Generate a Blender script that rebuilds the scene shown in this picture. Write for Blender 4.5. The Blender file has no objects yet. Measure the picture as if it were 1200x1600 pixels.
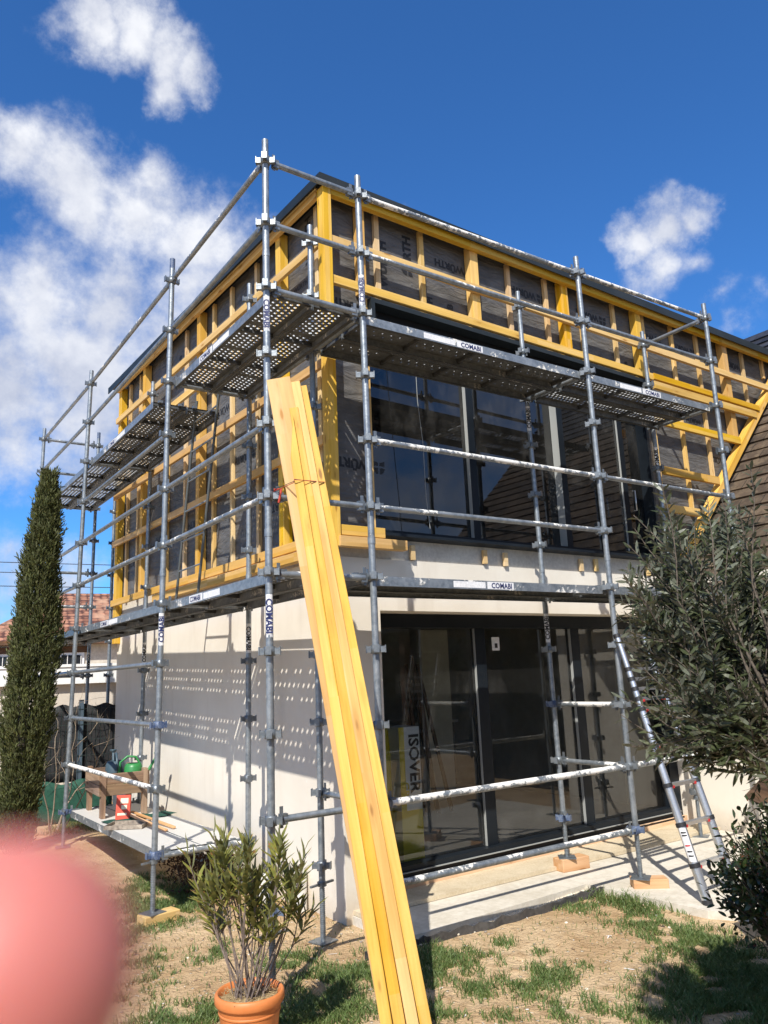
import bpy, math, random
from mathutils import Vector, Matrix, noise
random.seed(7)
R = math.radians
sc = bpy.context.scene
COL = sc.collection
# ------------------------------------------------------------------ camera
cd = bpy.data.cameras.new("camera"); cam = bpy.data.objects.new("camera", cd); COL.objects.link(cam)
CAM = Vector((-2.21957, -4.51197, 1.82070))
RT = Vector((0.825413, -0.563049, -0.040862)); UP = Vector((-0.082444, -0.191834, 0.977958)); FW = Vector((0.558477, 0.803851, 0.204763))
m3 = Matrix((RT, UP, -FW)).transposed()
cam.matrix_world = Matrix.Translation(CAM) @ m3.to_4x4()
cd.sensor_fit = 'VERTICAL'; cd.sensor_height = 24.0; cd.sensor_width = 18.0
cd.lens = 1222.36 / 1600 * 24.0
cd.clip_start = 0.01; cd.clip_end = 2000
cd.dof.use_dof = True; cd.dof.focus_distance = 6.2; cd.dof.aperture_fstop = 6.2
sc.camera = cam
# ------------------------------------------------------------------ light
SUN = Vector((-1.0, -0.93, 1.40)).normalized()
EL = math.asin(SUN.z); AZ = math.atan2(SUN.x, SUN.y)
sl = bpy.data.lights.new("sun", 'SUN'); sl.energy = 5.0; sl.angle = R(0.53); sl.color = (1.0, 0.955, 0.88)
so = bpy.data.objects.new("sun", sl); COL.objects.link(so)
so.rotation_euler = (-SUN).to_track_quat('-Z', 'Y').to_euler(); so.location = SUN * 40
sc.view_settings.view_transform = 'Standard'; sc.view_settings.look = 'None'
sc.view_settings.exposure = 0.36; sc.view_settings.gamma = 1.0
SKY_STRENGTH = 0.09
W = bpy.data.worlds.new("World"); sc.world = W; W.use_nodes = True

# clouds: (direction, angular radius, weight) of puffs in the real sky
PUFFS = [(0.166,0.728,0.665,0.035,1),(0.204,0.712,0.672,0.041,1),(0.242,0.711,0.66,0.041,1),(0.271,0.707,0.653,0.031,1),(0.244,0.732,0.636,0.028,0.9),(0.135,0.743,0.655,0.026,0.55),
(0.108,0.821,0.561,0.049,1),(0.167,0.822,0.545,0.063,1),(0.235,0.812,0.534,0.063,1),(0.308,0.803,0.511,0.064,1),(0.366,0.786,0.499,0.055,0.9),(0.146,0.89,0.431,0.08,0.9),(0.238,0.864,0.443,0.078,0.85),(0.312,0.833,0.456,0.069,0.9),(0.202,0.909,0.364,0.093,1),(0.131,0.93,0.343,0.089,1),(0.15,0.948,0.282,0.07,0.9),(0.243,0.784,0.572,0.03,0.8),(0.282,0.879,0.385,0.081,0.9),(0.217,0.931,0.294,0.08,0.9),(0.375,0.827,0.419,0.068,0.9),
(0.714,0.506,0.485,0.034,1),(0.732,0.474,0.49,0.042,1),(0.749,0.445,0.491,0.034,0.95),(0.743,0.492,0.454,0.037,0.9),(0.762,0.468,0.448,0.029,0.6),(0.734,0.513,0.445,0.03,0.6),(0.792,0.452,0.41,0.03,0.5),(0.809,0.452,0.377,0.029,0.55),(0.814,0.426,0.394,0.028,0.4),(0.52,0.669,0.532,0.019,0.35),
(0.156,0.979,0.13,0.05,0.8),(0.21,0.969,0.127,0.052,0.7)]

class NT:
    """tiny node-tree builder"""
    def __init__(s, tree):
        s.t = tree; s.n = tree.nodes; s.l = tree.links
    def new(s, typ, ins=None, **kw):
        nd = s.n.new(typ)
        for k, v in kw.items(): setattr(nd, k, v)
        for k, v in (ins or {}).items(): s.set(nd, k, v)
        return nd
    def set(s, nd, k, v):
        sock = nd.inputs[k]
        if isinstance(v, bpy.types.NodeSocket): s.l.new(v, sock)
        else: sock.default_value = v
    def math(s, op, a, b=0.0, c=None, clamp=False):
        ins = {0: a, 1: b}
        if c is not None: ins[2] = c
        return s.new('ShaderNodeMath', ins, operation=op, use_clamp=clamp).outputs[0]
    def vmath(s, op, a, b=(0, 0, 0)):
        return s.new('ShaderNodeVectorMath', {0: a, 1: b}, operation=op)
    def mix(s, f, a, b):
        nd = s.n.new('ShaderNodeMix'); nd.data_type = 'RGBA'
        s.set(nd, 0, f)
        for i, v in ((6, a), (7, b)):
            s.set(nd, i, (*v, 1) if isinstance(v, tuple) and len(v) == 3 else v)
        return nd.outputs[2]
    def noise(s, vec, scale, detail=4, rough=.55, dist=0):
        nd = s.new('ShaderNodeTexNoise', {'Scale': scale, 'Detail': detail, 'Roughness': rough, 'Distortion': dist})
        if vec is not None: s.l.new(vec, nd.inputs['Vector'])
        return nd.outputs[0]
    def ramp(s, f, a, b, lo=0., hi=1.):
        return s.new('ShaderNodeMapRange', {0: f, 1: a, 2: b, 3: lo, 4: hi}, interpolation_type='SMOOTHSTEP').outputs[0]
    def mapping(s, vec, scale=(1, 1, 1), loc=(0, 0, 0), rot=(0, 0, 0)):
        nd = s.new('ShaderNodeMapping', {'Scale': scale, 'Location': loc, 'Rotation': rot}); s.l.new(vec, nd.inputs[0])
        return nd.outputs[0]

def build_world():
    t = NT(W.node_tree); t.n.clear()
    out = t.new('ShaderNodeOutputWorld'); bg = t.new('ShaderNodeBackground', {'Strength': SKY_STRENGTH})
    t.l.new(bg.outputs[0], out.inputs[0])
    sky = t.new('ShaderNodeTexSky', sky_type='NISHITA', sun_disc=False, sun_elevation=EL, sun_rotation=AZ, altitude=100, air_density=1.0, dust_density=0.25, ozone_density=3.0)
    d = t.new('ShaderNodeTexCoord').outputs['Generated']
    d = t.vmath('NORMALIZE', d).outputs[0]
    z = t.new('ShaderNodeSeparateXYZ', {0: d})
    wob = t.new('ShaderNodeTexNoise', {'Scale': 7.0, 'Detail': 9, 'Roughness': .62}); t.l.new(d, wob.inputs[0])
    w2 = t.vmath('SUBTRACT', wob.outputs['Color'], (.5, .5, .5)).outputs[0]
    w2 = t.new('ShaderNodeVectorMath', {0: w2, 'Scale': .105}, operation='SCALE').outputs[0]
    dw = t.vmath('ADD', d, w2).outputs[0]
    f = None
    for (x, y, zz, r, w) in PUFFS:
        ds = t.vmath('DISTANCE', dw, (x, y, zz)).outputs['Value']
        v = t.new('ShaderNodeMapRange', {0: ds, 1: r * (1.62 if (y > .55 and zz < .6) else 1.45 if y > .55 else 1.25), 2: 0., 3: 0., 4: w}, clamp=True).outputs[0]
        f = v if f is None else t.math('SMOOTH_MAX', f, v, .12)
    n1 = t.noise(d, 15, 12, .66); n1s = t.noise(t.vmath('ADD', d, tuple(SUN * .016)).outputs[0], 15, 5, .6); n1b = t.noise(d, 15, 5, .6); n2 = t.noise(d, 5, 6, .6)
    # free clouds in the half of the sky behind the camera (seen only in the glass)
    back = t.math('MULTIPLY', t.ramp(z.outputs[1], .1, -.3), t.ramp(n2, .36, .60))
    dens = t.math('ADD', t.math('MULTIPLY', f, 1.25), t.math('MULTIPLY', t.math('SUBTRACT', n1, .5), 1.6))
    dens = t.math('MULTIPLY', t.ramp(dens, .17, 1.15), t.ramp(f, .10, .32))
    dens = t.math('MAXIMUM', dens, t.math('MULTIPLY', back, .8))
    # white tops, grey-blue thick parts
    n3 = t.noise(t.mapping(d, loc=(.03, .02, .06)), 11, 6, .55)
    shade = t.ramp(n3, .36, .62)
    low = t.ramp(z.outputs[2], .15, .6)
    relief = t.math('MULTIPLY_ADD', t.math('SUBTRACT', n1b, n1s), 1.9, .0)
    shade = t.math('ADD', t.math('MULTIPLY', shade, .75), relief)
    ccol = t.mix(t.math('MULTIPLY_ADD', shade, .6, t.math('MULTIPLY', low, .45), clamp=True), (4.6, 5.0, 6.2), (8.8, 8.9, 9.2))
    # blue of the clear sky, slightly deeper than the model gives
    blue = t.mix(1.0, sky.outputs[0], (0.45, 0.98, 1.55)); blue.node.blend_type = 'MULTIPLY'
    c = t.mix(t.math('MULTIPLY', dens, .93), blue, ccol)
    t.l.new(c, bg.inputs[0])
build_world()

# ------------------------------------------------------------------ materials
MATS = {}
def M(name, base=(.5, .5, .5), rough=.6, metal=0., fn=None, spec=.5, bump=None):
    if name in MATS: return MATS[name]
    m = bpy.data.materials.new(name); m.use_nodes = True; MATS[name] = m
    t = NT(m.node_tree); p = t.n['Principled BSDF']
    p.inputs['Base Color'].default_value = (*base, 1); p.inputs['Roughness'].default_value = rough
    p.inputs['Metallic'].default_value = metal; p.inputs['Specular IOR Level'].default_value = spec
    oc = t.new('ShaderNodeTexCoord').outputs['Object']
    if fn: fn(t, p, oc)
    return m
def bumpit(t, p, h, strength=.3, dist=.01):
    b = t.new('ShaderNodeBump', {'Strength': strength, 'Distance': dist, 'Height': h}); t.l.new(b.outputs[0], p.inputs['Normal'])
def speckle(lo, hi, sc1=12, sc2=60, k=.5):
    def fn(t, p, oc):
        n = t.noise(oc, sc1, 5, .6); n2 = t.noise(oc, sc2, 3, .6)
        f = t.math('ADD', t.math('MULTIPLY', n, 1 - k), t.math('MULTIPLY', n2, k))
        t.l.new(t.mix(t.ramp(f, .3, .7), lo, hi), p.inputs['Base Color']); bumpit(t, p, n2, .25, .004)
    return fn
def objrand(t, oc):
    r = t.new('ShaderNodeObjectInfo').outputs['Random']
    off = t.new('ShaderNodeCombineXYZ', {0: t.math('MULTIPLY', r, 37.), 1: t.math('MULTIPLY', r, 11.), 2: r}).outputs[0]
    return t.vmath('ADD', oc, off).outputs[0], r
def wood(c1, c2, knot=(.25, .1, .02), var=.2):
    def fn(t, p, oc):
        v, r = objrand(t, oc)
        g = t.noise(t.mapping(v, (1.6, 34, 34)), 1.0, 6, .65, .6)
        big = t.noise(t.mapping(v, (1.3, 5, 5)), 1.0, 3, .5)
        f = t.math('ADD', t.math('MULTIPLY', t.ramp(g, .3, .7), .6), t.math('MULTIPLY', t.ramp(big, .35, .65), .5))
        c = t.mix(f, c1, c2)
        br = t.math('MULTIPLY_ADD', r, var * 2, 1 - var)
        hs = t.new('ShaderNodeHueSaturation', {'Value': br, 'Saturation': t.math('MULTIPLY_ADD', t.math('FRACT', t.math('MULTIPLY', r, 7.31)), .26, .80), 'Hue': t.math('MULTIPLY_ADD', t.math('FRACT', t.math('MULTIPLY', r, 3.7)), .014, .487)}); t.l.new(c, hs.inputs['Color'])
        seg = t.new('ShaderNodeTexWhiteNoise', noise_dimensions='3D'); sg = t.vmath('FLOOR', t.mapping(v, (1.1, 21, 21))).outputs[0]; t.l.new(sg, seg.inputs['Vector'])
        hs2 = t.new('ShaderNodeHueSaturation', {'Value': t.math('MULTIPLY_ADD', seg.outputs['Value'], .09, .955), 'Saturation': t.math('MULTIPLY_ADD', seg.outputs['Value'], -.12, 1.05)}); t.l.new(hs.outputs[0], hs2.inputs['Color']); hs = hs2
        vo = t.new('ShaderNodeTexVoronoi', {'Scale': 1.0}, feature='F1'); t.l.new(t.mapping(v, (2.6, 10, 10)), vo.inputs[0])
        k = t.math('ADD', t.ramp(vo.outputs['Distance'], .15, .06), t.math('MULTIPLY', t.ramp(vo.outputs['Distance'], .32, .15), .22))
        t.l.new(t.mix(t.math('MULTIPLY', k, .7), hs.outputs[0], knot), p.inputs['Base Color'])
        dirt = t.ramp(t.noise(t.mapping(v, (2.5, 12, 12), (3, 1, 2)), 1.0, 6, .75), .62, .8)
        dc = p.inputs['Base Color'].links[0].from_socket; t.l.new(t.mix(t.math('MULTIPLY', dirt, .35), dc, knot), p.inputs['Base Color'])
        bumpit(t, p, t.math('ADD', g, t.math('MULTIPLY', t.noise(t.mapping(v, (120, 6, 6)), 1.0, 2), .4)), .3, .003)
    return fn
yellow = M('yellow_timber', rough=.62, fn=wood((.55, .312, .026), (.70, .43, .055), (.34, .15, .02), .14), spec=.3)
yellow2 = M('yellow_plank', rough=.6, fn=wood((.49, .272, .03), (.66, .405, .075), (.20, .08, .015), .10), spec=.3)
pale = M('pale_batten', rough=.7, fn=wood((.58, .38, .13), (.72, .53, .24), (.3, .15, .05), .12), spec=.2)
orange = M('orange_timber', rough=.7, fn=wood((.5, .27, .1), (.66, .42, .2)), spec=.2)
greywood = M('weathered_wood', rough=.8, fn=wood((.16, .1, .06), (.36, .24, .14), (.07, .04, .02), .25), spec=.2)
darkwood = M('dark_wood', rough=.8, fn=wood((.05, .03, .02), (.14, .08, .045)), spec=.2)

def galv_fn(plaster, thr, dim=1.0):
    def fn(t, p, oc):
        n = t.noise(oc, 22, 5, .65); n2 = t.noise(oc, 5, 3, .5)
        vo = t.new('ShaderNodeTexVoronoi', {'Scale': 55.0}); t.l.new(oc, vo.inputs[0])
        c = t.mix(t.ramp(n, .3, .7), (.17, .195, .22), (.31, .34, .36))
        c = t.mix(t.math('MULTIPLY', t.ramp(n2, .45, .7), .5), c, (.40, .42, .43))
        if plaster:
            a = t.noise(oc, 24, 7, .72); b = t.noise(oc, 3.1, 3, .5)
            nz = t.new('ShaderNodeSeparateXYZ', {0: t.new('ShaderNodeNewGeometry').outputs['Normal']}).outputs[2]
            f = t.math('ADD', t.math('ADD', a, t.math('MULTIPLY', t.math('SUBTRACT', b, .5), .9)), t.math('MULTIPLY', nz, .10))
            k = t.ramp(f, thr, thr + .06)
            c = t.mix(k, c, (.74, .72, .67))
            c = t.mix(t.math('SUBTRACT', 1., dim), c, (.05, .055, .06))
            t.l.new(t.math('MULTIPLY', t.math('SUBTRACT', 1., k), .55), p.inputs['Metallic'])
            t.l.new(t.math('MULTIPLY_ADD', k, .4, .42), p.inputs['Roughness'])
            bumpit(t, p, t.math('MULTIPLY_ADD', k, .8, t.math('MULTIPLY', a, .5)), .7, .006)
        else:
            p.inputs['Metallic'].default_value = .55; p.inputs['Roughness'].default_value = .45
            bumpit(t, p, n, .12, .003)
        t.l.new(c, p.inputs['Base Color'])
    return fn
galv = M('galvanised_steel', fn=galv_fn(True, .80))
galv_splash = M('galvanised_steel_splashed', fn=galv_fn(True, .60))
galv_crust = M('galvanised_steel_plaster_crust', fn=galv_fn(True, .455))
zinc = M('zinc_casting', fn=galv_fn(True, .80, .68))
blue_steel = M('blue_painted_steel', rough=.5, fn=speckle((.02, .045, .13), (.16, .20, .27), 22, 60))
def perf_fn(px, py, rx, ry, plaster=.8, rim_at=-.1):
    def fn(t, p, oc):
        s = t.new('ShaderNodeSeparateXYZ', {0: oc})
        row = t.math('FLOOR', t.math('DIVIDE', s.outputs[1], py))
        sh = t.math('MULTIPLY', t.math('PINGPONG', row, 1.0), px * .5)
        fx = t.math('MULTIPLY', t.math('SUBTRACT', t.math('FRACT', t.math('DIVIDE', t.math('ADD', s.outputs[0], sh), px)), .5), px / rx)
        fy = t.math('MULTIPLY', t.math('SUBTRACT', t.math('FRACT', t.math('DIVIDE', s.outputs[1], py)), .5), py / ry)
        r2 = t.math('ADD', t.math('MULTIPLY', fx, fx), t.math('MULTIPLY', fy, fy))
        hole = t.math('LESS_THAN', r2, 1.0)
        # blank margins and blank bands between the punched fields
        edge = t.math('LESS_THAN', t.math('ABSOLUTE', s.outputs[1]), .135)
        band = t.math('GREATER_THAN', t.math('FRACT', t.math('DIVIDE', s.outputs[0], .5)), .12)
        hole = t.math('MULTIPLY', hole, t.math('MULTIPLY', edge, band))
        n = t.noise(oc, 14, 5, .6); nz = t.new('ShaderNodeSeparateXYZ', {0: t.new('ShaderNodeNewGeometry').outputs['Normal']}).outputs[2]
        c = t.mix(t.ramp(n, .3, .7), (.10, .105, .105), (.17, .18, .18))
        k = t.math('MULTIPLY', t.ramp(t.noise(oc, 9, 6, .7), plaster - .28, plaster - .2), t.math('GREATER_THAN', nz, .3))
        t.l.new(t.mix(k, c, (.72, .7, .65)), p.inputs['Base Color'])
        p.inputs['Metallic'].default_value = .3; p.inputs['Roughness'].default_value = .55
        # half of each hole is open, the other half a translucent patch imitating sun on its turned-up rim
        tr = t.new('ShaderNodeBsdfTransparent'); tl = t.new('ShaderNodeBsdfTranslucent', {'Color': (.62, .62, .60, 1)})
        rim = t.new('ShaderNodeMixShader', {0: t.math('GREATER_THAN', t.math('ADD', fx, fy), rim_at)}); t.l.new(tr.outputs[0], rim.inputs[1]); t.l.new(tl.outputs[0], rim.inputs[2])
        mx = t.new('ShaderNodeMixShader', {0: hole})
        t.l.new(p.outputs[0], mx.inputs[1]); t.l.new(rim.outputs[0], mx.inputs[2])
        o = [n for n in t.n if n.type == 'OUTPUT_MATERIAL'][0]; t.l.new(mx.outputs[0], o.inputs[0])
    return fn
perf_round = M('perforated_steel_round', fn=perf_fn(.050, .044, .0125, .0125))
perf_slot = M('perforated_steel_slots', fn=perf_fn(.085, .06, .0055, .007))
perf_small = M('perforated_steel_small_holes', fn=perf_fn(.06, .05, .0095, .0095))
perf_open = M('perforated_steel_open_holes', fn=perf_fn(.078, .070, .0125, .0125, .8, 3.))
perf_wide = M('perforated_steel_wide_holes', fn=perf_fn(.085, .085, .014, .014, .8, 3.))
perf_crust = M('steel_plate_plaster_crust', fn=perf_fn(.2, .2, .002, .002, .46))
flange = M('deck_flange', rough=.42, metal=.45, fn=galv_fn(True, .64))
rib_m = M('shaded_deck_steel', rough=.6, metal=.3, fn=speckle((.05, .052, .052), (.11, .115, .115), 8, 30))  # steel coloured darker to paint in the shade under the decks

def membrane_fn(t, p, oc):
    n = t.noise(t.mapping(oc, (1, 1, 2.2)), 2.6, 5, .6, 1.2); fine = t.noise(oc, 120, 2, .5)
    c = t.mix(t.ramp(n, .3, .7), (.074, .072, .070), (.126, .122, .118))
    vo = t.new('ShaderNodeTexVoronoi', {'Scale': 7.0, 'Randomness': .45}); t.l.new(oc, vo.inputs[0])
    c = t.mix(t.ramp(vo.outputs['Distance'], .07, .05), c, (.012, .012, .012))
    t.l.new(c, p.inputs['Base Color'])
    bumpit(t, p, t.math('ADD', t.noise(t.mapping(oc, (.8, .8, 3)), 4, 4, .5, 1.5), t.math('MULTIPLY', fine, .03)), .5, .05)
membrane = M('roofing_membrane', rough=.55, fn=membrane_fn)
ink = M('black_print', (.012, .012, .013), .6)
ink_blue = M('dark_blue_print', (.012, .02, .10), .5)
sticker_m = M('white_sticker', rough=.45, fn=speckle((.6, .6, .6), (.82, .82, .82), 20, 70))
def plaster_fn(t, p, oc):
    n = t.noise(oc, 1.2, 4, .6); f = t.noise(oc, 160, 3, .6); st = t.noise(t.mapping(oc, (3, 3, .35)), 1.5, 4, .6)
    c = t.mix(t.ramp(n, .3, .7), (.67, .615, .525), (.74, .69, .60))
    c = t.mix(t.math('MULTIPLY', t.ramp(st, .50, .75), .38), c, (.56, .49, .4))
    zz = t.new('ShaderNodeSeparateXYZ', {0: oc}).outputs[2]
    foot = t.math('MULTIPLY', t.ramp(t.math('ADD', zz, t.math('MULTIPLY', t.noise(oc, 3.5, 6, .7), .5)), .62, .22), .55)
    c = t.mix(foot, c, (.47, .38, .27))
    spl = t.ramp(t.noise(oc, 21, 5, .75), .66, .72); c = t.mix(t.math('MULTIPLY', spl, .5), c, (.80, .77, .70))
    t.l.new(c, p.inputs['Base Color']); bumpit(t, p, t.math('ADD', f, t.math('MULTIPLY', t.noise(oc, 7, 5, .6), .6)), .35, .006)
plaster = M('cream_plaster', rough=.85, fn=plaster_fn, spec=.2)
rawband = M('raw_cement_band', rough=.9, fn=speckle((.46, .41, .35), (.64, .60, .52), 4, 30))
concrete = M('pale_concrete', rough=.85, fn=speckle((.50, .45, .36), (.66, .61, .52), 3, 24, .4))
sandy = M('sandy_screed', rough=.9, fn=speckle((.46, .37, .24), (.62, .53, .38), 5, 60, .5))
alu = M('anthracite_aluminium', rough=.45, fn=speckle((.006, .009, .013), (.011, .015, .020), 2, 8, .2), spec=.22)
alu_light = M('pale_grey_lit_edge', (.30, .31, .30), .5)  # pale grey for cord and track; paints sunlight on the mullion sides
chrome = M('satin_handle', (.55, .56, .56), .3, .9)
flash = M('dark_metal_flashing', rough=.5, metal=0., spec=.3, fn=speckle((.012, .017, .02), (.024, .03, .034), 2, 9, .2))
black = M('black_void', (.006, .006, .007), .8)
def glass_fn(tint, refl):
    def fn(t, p, oc):
        fr = t.new('ShaderNodeFresnel', {'IOR': 1.5}).outputs[0]
        k = t.math('MULTIPLY', fr, refl, clamp=True)
        g = t.new('ShaderNodeBsdfGlossy', {'Roughness': 0.0, 'Color': (1, 1, 1, 1)})
        tr = t.new('ShaderNodeBsdfTransparent', {'Color': (*tint, 1)})
        mx = t.new('ShaderNodeMixShader', {0: k}); t.l.new(tr.outputs[0], mx.inputs[1]); t.l.new(g.outputs[0], mx.inputs[2])
        # dust and wipe marks
        du = t.new('ShaderNodeBsdfDiffuse', {'Color': (.6, .58, .54, 1)}); ns = t.noise(t.mapping(oc, (1, 1, .5), rot=(0, .5, 0)), 3.2, 7, .7)
        md = t.new('ShaderNodeMixShader', {0: t.math('MULTIPLY_ADD', t.ramp(ns, .45, .75), .05, .012)}); t.l.new(mx.outputs[0], md.inputs[1]); t.l.new(du.outputs[0], md.inputs[2]); mx = md
        o = [n for n in t.n if n.type == 'OUTPUT_MATERIAL'][0]; t.l.new(mx.outputs[0], o.inputs[0])
    return fn
glass_up = M('tinted_glass', fn=glass_fn((.34, .37, .39), 1.6))
glass_low = M('clear_glass', fn=glass_fn((.86, .90, .86), 1.6))
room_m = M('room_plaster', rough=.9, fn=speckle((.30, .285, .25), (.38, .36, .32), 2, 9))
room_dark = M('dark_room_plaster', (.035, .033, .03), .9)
partition = M('beige_partition', rough=.9, fn=speckle((.40, .37, .31), (.5, .46, .4), 2, 9))
room_floor = M('screed_floor', rough=.6, fn=speckle((.58, .53, .45), (.70, .65, .56), 2, 20))
terracotta = M('terracotta_plastic', rough=.5, fn=speckle((.56, .17, .045), (.66, .23, .07), 3, 20, .3))
soil_m = M('potting_straw', rough=.9, fn=speckle((.16, .10, .05), (.55, .42, .22), 30, 90))
aluminium = M('bright_aluminium', rough=.33, metal=.85, fn=speckle((.56, .58, .60), (.70, .71, .72), 4, 60, .3))
plastic_black = M('black_plastic', (.02, .02, .022), .5)
plastic_red = M('red_plastic', (.5, .03, .03), .5)
def shingle_fn(c1, c2, c3, sx):
    def fn(t, p, oc):
        br = t.new('ShaderNodeTexBrick', {'Scale': 1.0, 'Mortar Size': .004, 'Brick Width': sx, 'Row Height': 50., 'Color1': (*c1, 1), 'Color2': (*c2, 1), 'Mortar': (.01, .008, .006, 1)}, offset=.5)
        v, r = objrand(t, oc)
        vo = t.new('ShaderNodeTexVoronoi', {'Scale': 1.0}, feature='F1'); t.l.new(t.mapping(oc, (1 / sx, 5, 5)), vo.inputs[0])
        n = t.noise(oc, 7, 5, .65)
        c = t.mix(t.new('ShaderNodeSeparateColor', {0: vo.outputs['Color']}).outputs[1], c1, c2); c = t.mix(t.ramp(n, .42, .68), c, c3)
        xyz = t.new('ShaderNodeSeparateXYZ', {0: oc}); row = t.math('FLOOR', t.math('DIVIDE', t.math('SUBTRACT', t.math('ADD', xyz.outputs[0], xyz.outputs[2]), 2.40), .304))
        fr = t.math('FRACT', t.math('ADD', t.math('DIVIDE', xyz.outputs[1], sx), t.math('MULTIPLY', row, .37)))
        wn = t.new('ShaderNodeTexWhiteNoise', noise_dimensions='2D'); t.l.new(t.new('ShaderNodeCombineXYZ', {0: t.math('FLOOR', t.math('ADD', t.math('DIVIDE', xyz.outputs[1], sx), t.math('MULTIPLY', row, .37))), 1: row}).outputs[0], wn.inputs[0])
        hv = t.new('ShaderNodeHueSaturation', {'Value': t.math('MULTIPLY_ADD', wn.outputs[0], .7, .6)}); t.l.new(c, hv.inputs['Color'])
        c = t.mix(t.math('LESS_THAN', fr, .035), hv.outputs[0], (.008, .006, .005))
        t.l.new(c, p.inputs['Base Color']); bumpit(t, p, t.noise(oc, 40, 4, .6), .4, .01)
    return fn
shingle = M('brown_roof_shingle', rough=.8, fn=shingle_fn((.038, .026, .017), (.085, .058, .038), (.12, .088, .056), .3))
slate = M('black_roof_tile', rough=.5, fn=shingle_fn((.02, .02, .024), (.045, .045, .05), (.03, .03, .034), .3))
def tile_fn(t, p, oc):
    v = t.new('ShaderNodeTexVoronoi', {'Scale': 1.0, 'Randomness': .25}); t.l.new(t.mapping(oc, (4.2, 4.2, 4.2)), v.inputs[0])
    c = t.mix(t.new('ShaderNodeSeparateColor', {0: v.outputs['Color']}).outputs[0], (.20, .08, .045), (.42, .20, .12))
    c = t.mix(t.ramp(v.outputs['Distance'], .42, .62), c, (.08, .03, .02))
    t.l.new(t.mix(t.ramp(t.noise(oc, 1.2, 4), .5, .7), c, (.42, .24, .15)), p.inputs['Base Color']); bumpit(t, p, v.outputs['Distance'], .6, .06)
redtile = M('red_clay_tile', rough=.85, fn=tile_fn)
stone = M('pale_stone_wall', rough=.9, fn=speckle((.46, .41, .34), (.66, .61, .52), 3, 14))
white_paint = M('white_paint', rough=.6, fn=speckle((.72, .71, .68), (.80, .79, .77), 1.5, 12))
beige = M('beige_render', rough=.9, fn=speckle((.52, .46, .39), (.60, .54, .46), 1.5, 30))
window_dark = M('dark_window', (.02, .022, .025), .15)
net_green = M('green_net', rough=.8, fn=speckle((.006, .045, .03), (.015, .09, .055), 20, 80))
tarp = M('black_sheet', rough=.7, fn=speckle((.008, .008, .009), (.02, .02, .022), 4, 20))
wire_m = M('dark_green_wire', (.015, .03, .028), .5)
post_blue = M('grey_blue_post', (.06, .09, .12), .5)
can_green = M('green_plastic', (.035, .22, .06), .4)
can_grey = M('grey_blue_plastic', (.05, .085, .11), .45)
cloth_green = M('dark_green_cloth', rough=.9, fn=speckle((.005, .045, .03), (.012, .075, .05), 20, 60))
box_red = M('red_card', (.55, .06, .025), .5)
box_cream = M('cream_print', (.72, .62, .45), .5)
tray_m = M('plaster_stained_tray', rough=.8, fn=speckle((.13, .10, .08), (.4, .34, .27), 8, 30))
bag_yellow = M('yellow_film', (.62, .48, .02), .4)
bag_white = M('white_film', (.7, .7, .7), .4)
pvc = M('pale_pvc', rough=.5, fn=speckle((.55, .53, .48), (.7, .68, .64), 6, 30))
rope_red = M('red_cord', (.42, .05, .03), .8)
bark = M('grey_bark', rough=.9, fn=speckle((.05, .04, .03), (.16, .13, .10), 20, 80))
stem_m = M('oleander_stem', rough=.8, fn=speckle((.10, .075, .06), (.24, .19, .16), 20, 80))
def leaf_fn(c1, c2, c3, back):
    def fn(t, p, oc):
        n = t.noise(oc, 9, 2, .5); n2 = t.noise(oc, 55, 1, .5)
        c = t.mix(t.ramp(n, .35, .65), c1, c2); c = t.mix(t.ramp(n2, .58, .72), c, c3)
        g = t.new('ShaderNodeNewGeometry').outputs['Backfacing']
        t.l.new(t.mix(g, c, back), p.inputs['Base Color'])
        tl = t.new('ShaderNodeBsdfTranslucent'); t.l.new(c, tl.inputs[0])
        mx = t.new('ShaderNodeMixShader', {0: .22}); t.l.new(p.outputs[0], mx.inputs[1]); t.l.new(tl.outputs[0], mx.inputs[2])
        o = [n for n in t.n if n.type == 'OUTPUT_MATERIAL'][0]; t.l.new(mx.outputs[0], o.inputs[0])
    return fn
leaf_ole = M('oleander_leaf', rough=.42, fn=leaf_fn((.14, .15, .03), (.27, .27, .06), (.30, .14, .055), (.20, .21, .08)))
leaf_olive = M('olive_leaf', rough=.40, spec=.35, fn=leaf_fn((.036, .046, .018), (.078, .092, .040), (.15, .16, .095), (.17, .185, .135)))
leaf_bush = M('bush_leaf', rough=.35, fn=leaf_fn((.018, .032, .010), (.04, .07, .018), (.14, .035, .02), (.05, .07, .03)))
leaf_cyp = M('cypress_foliage', rough=.75, fn=leaf_fn((.045, .060, .014), (.105, .118, .030), (.16, .145, .04), (.08, .085, .03)))
leaf_brown = M('brown_leaf', rough=.7, fn=leaf_fn((.05, .018, .012), (.10, .045, .02), (.2, .1, .04), (.08, .04, .02)))
grass_m = M('grass_blade', rough=.6, fn=leaf_fn((.085, .145, .032), (.155, .215, .058), (.34, .31, .14), (.11, .155, .045)))
skin = M('skin', rough=.5)
_sp = skin.node_tree.nodes['Principled BSDF']
_sp.inputs['Base Color'].default_value = (.54, .175, .145, 1); _sp.inputs['Subsurface Weight'].default_value = .5
_sp.inputs['Subsurface Radius'].default_value = (.012, .004, .002); _sp.inputs['Subsurface Scale'].default_value = .5
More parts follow.
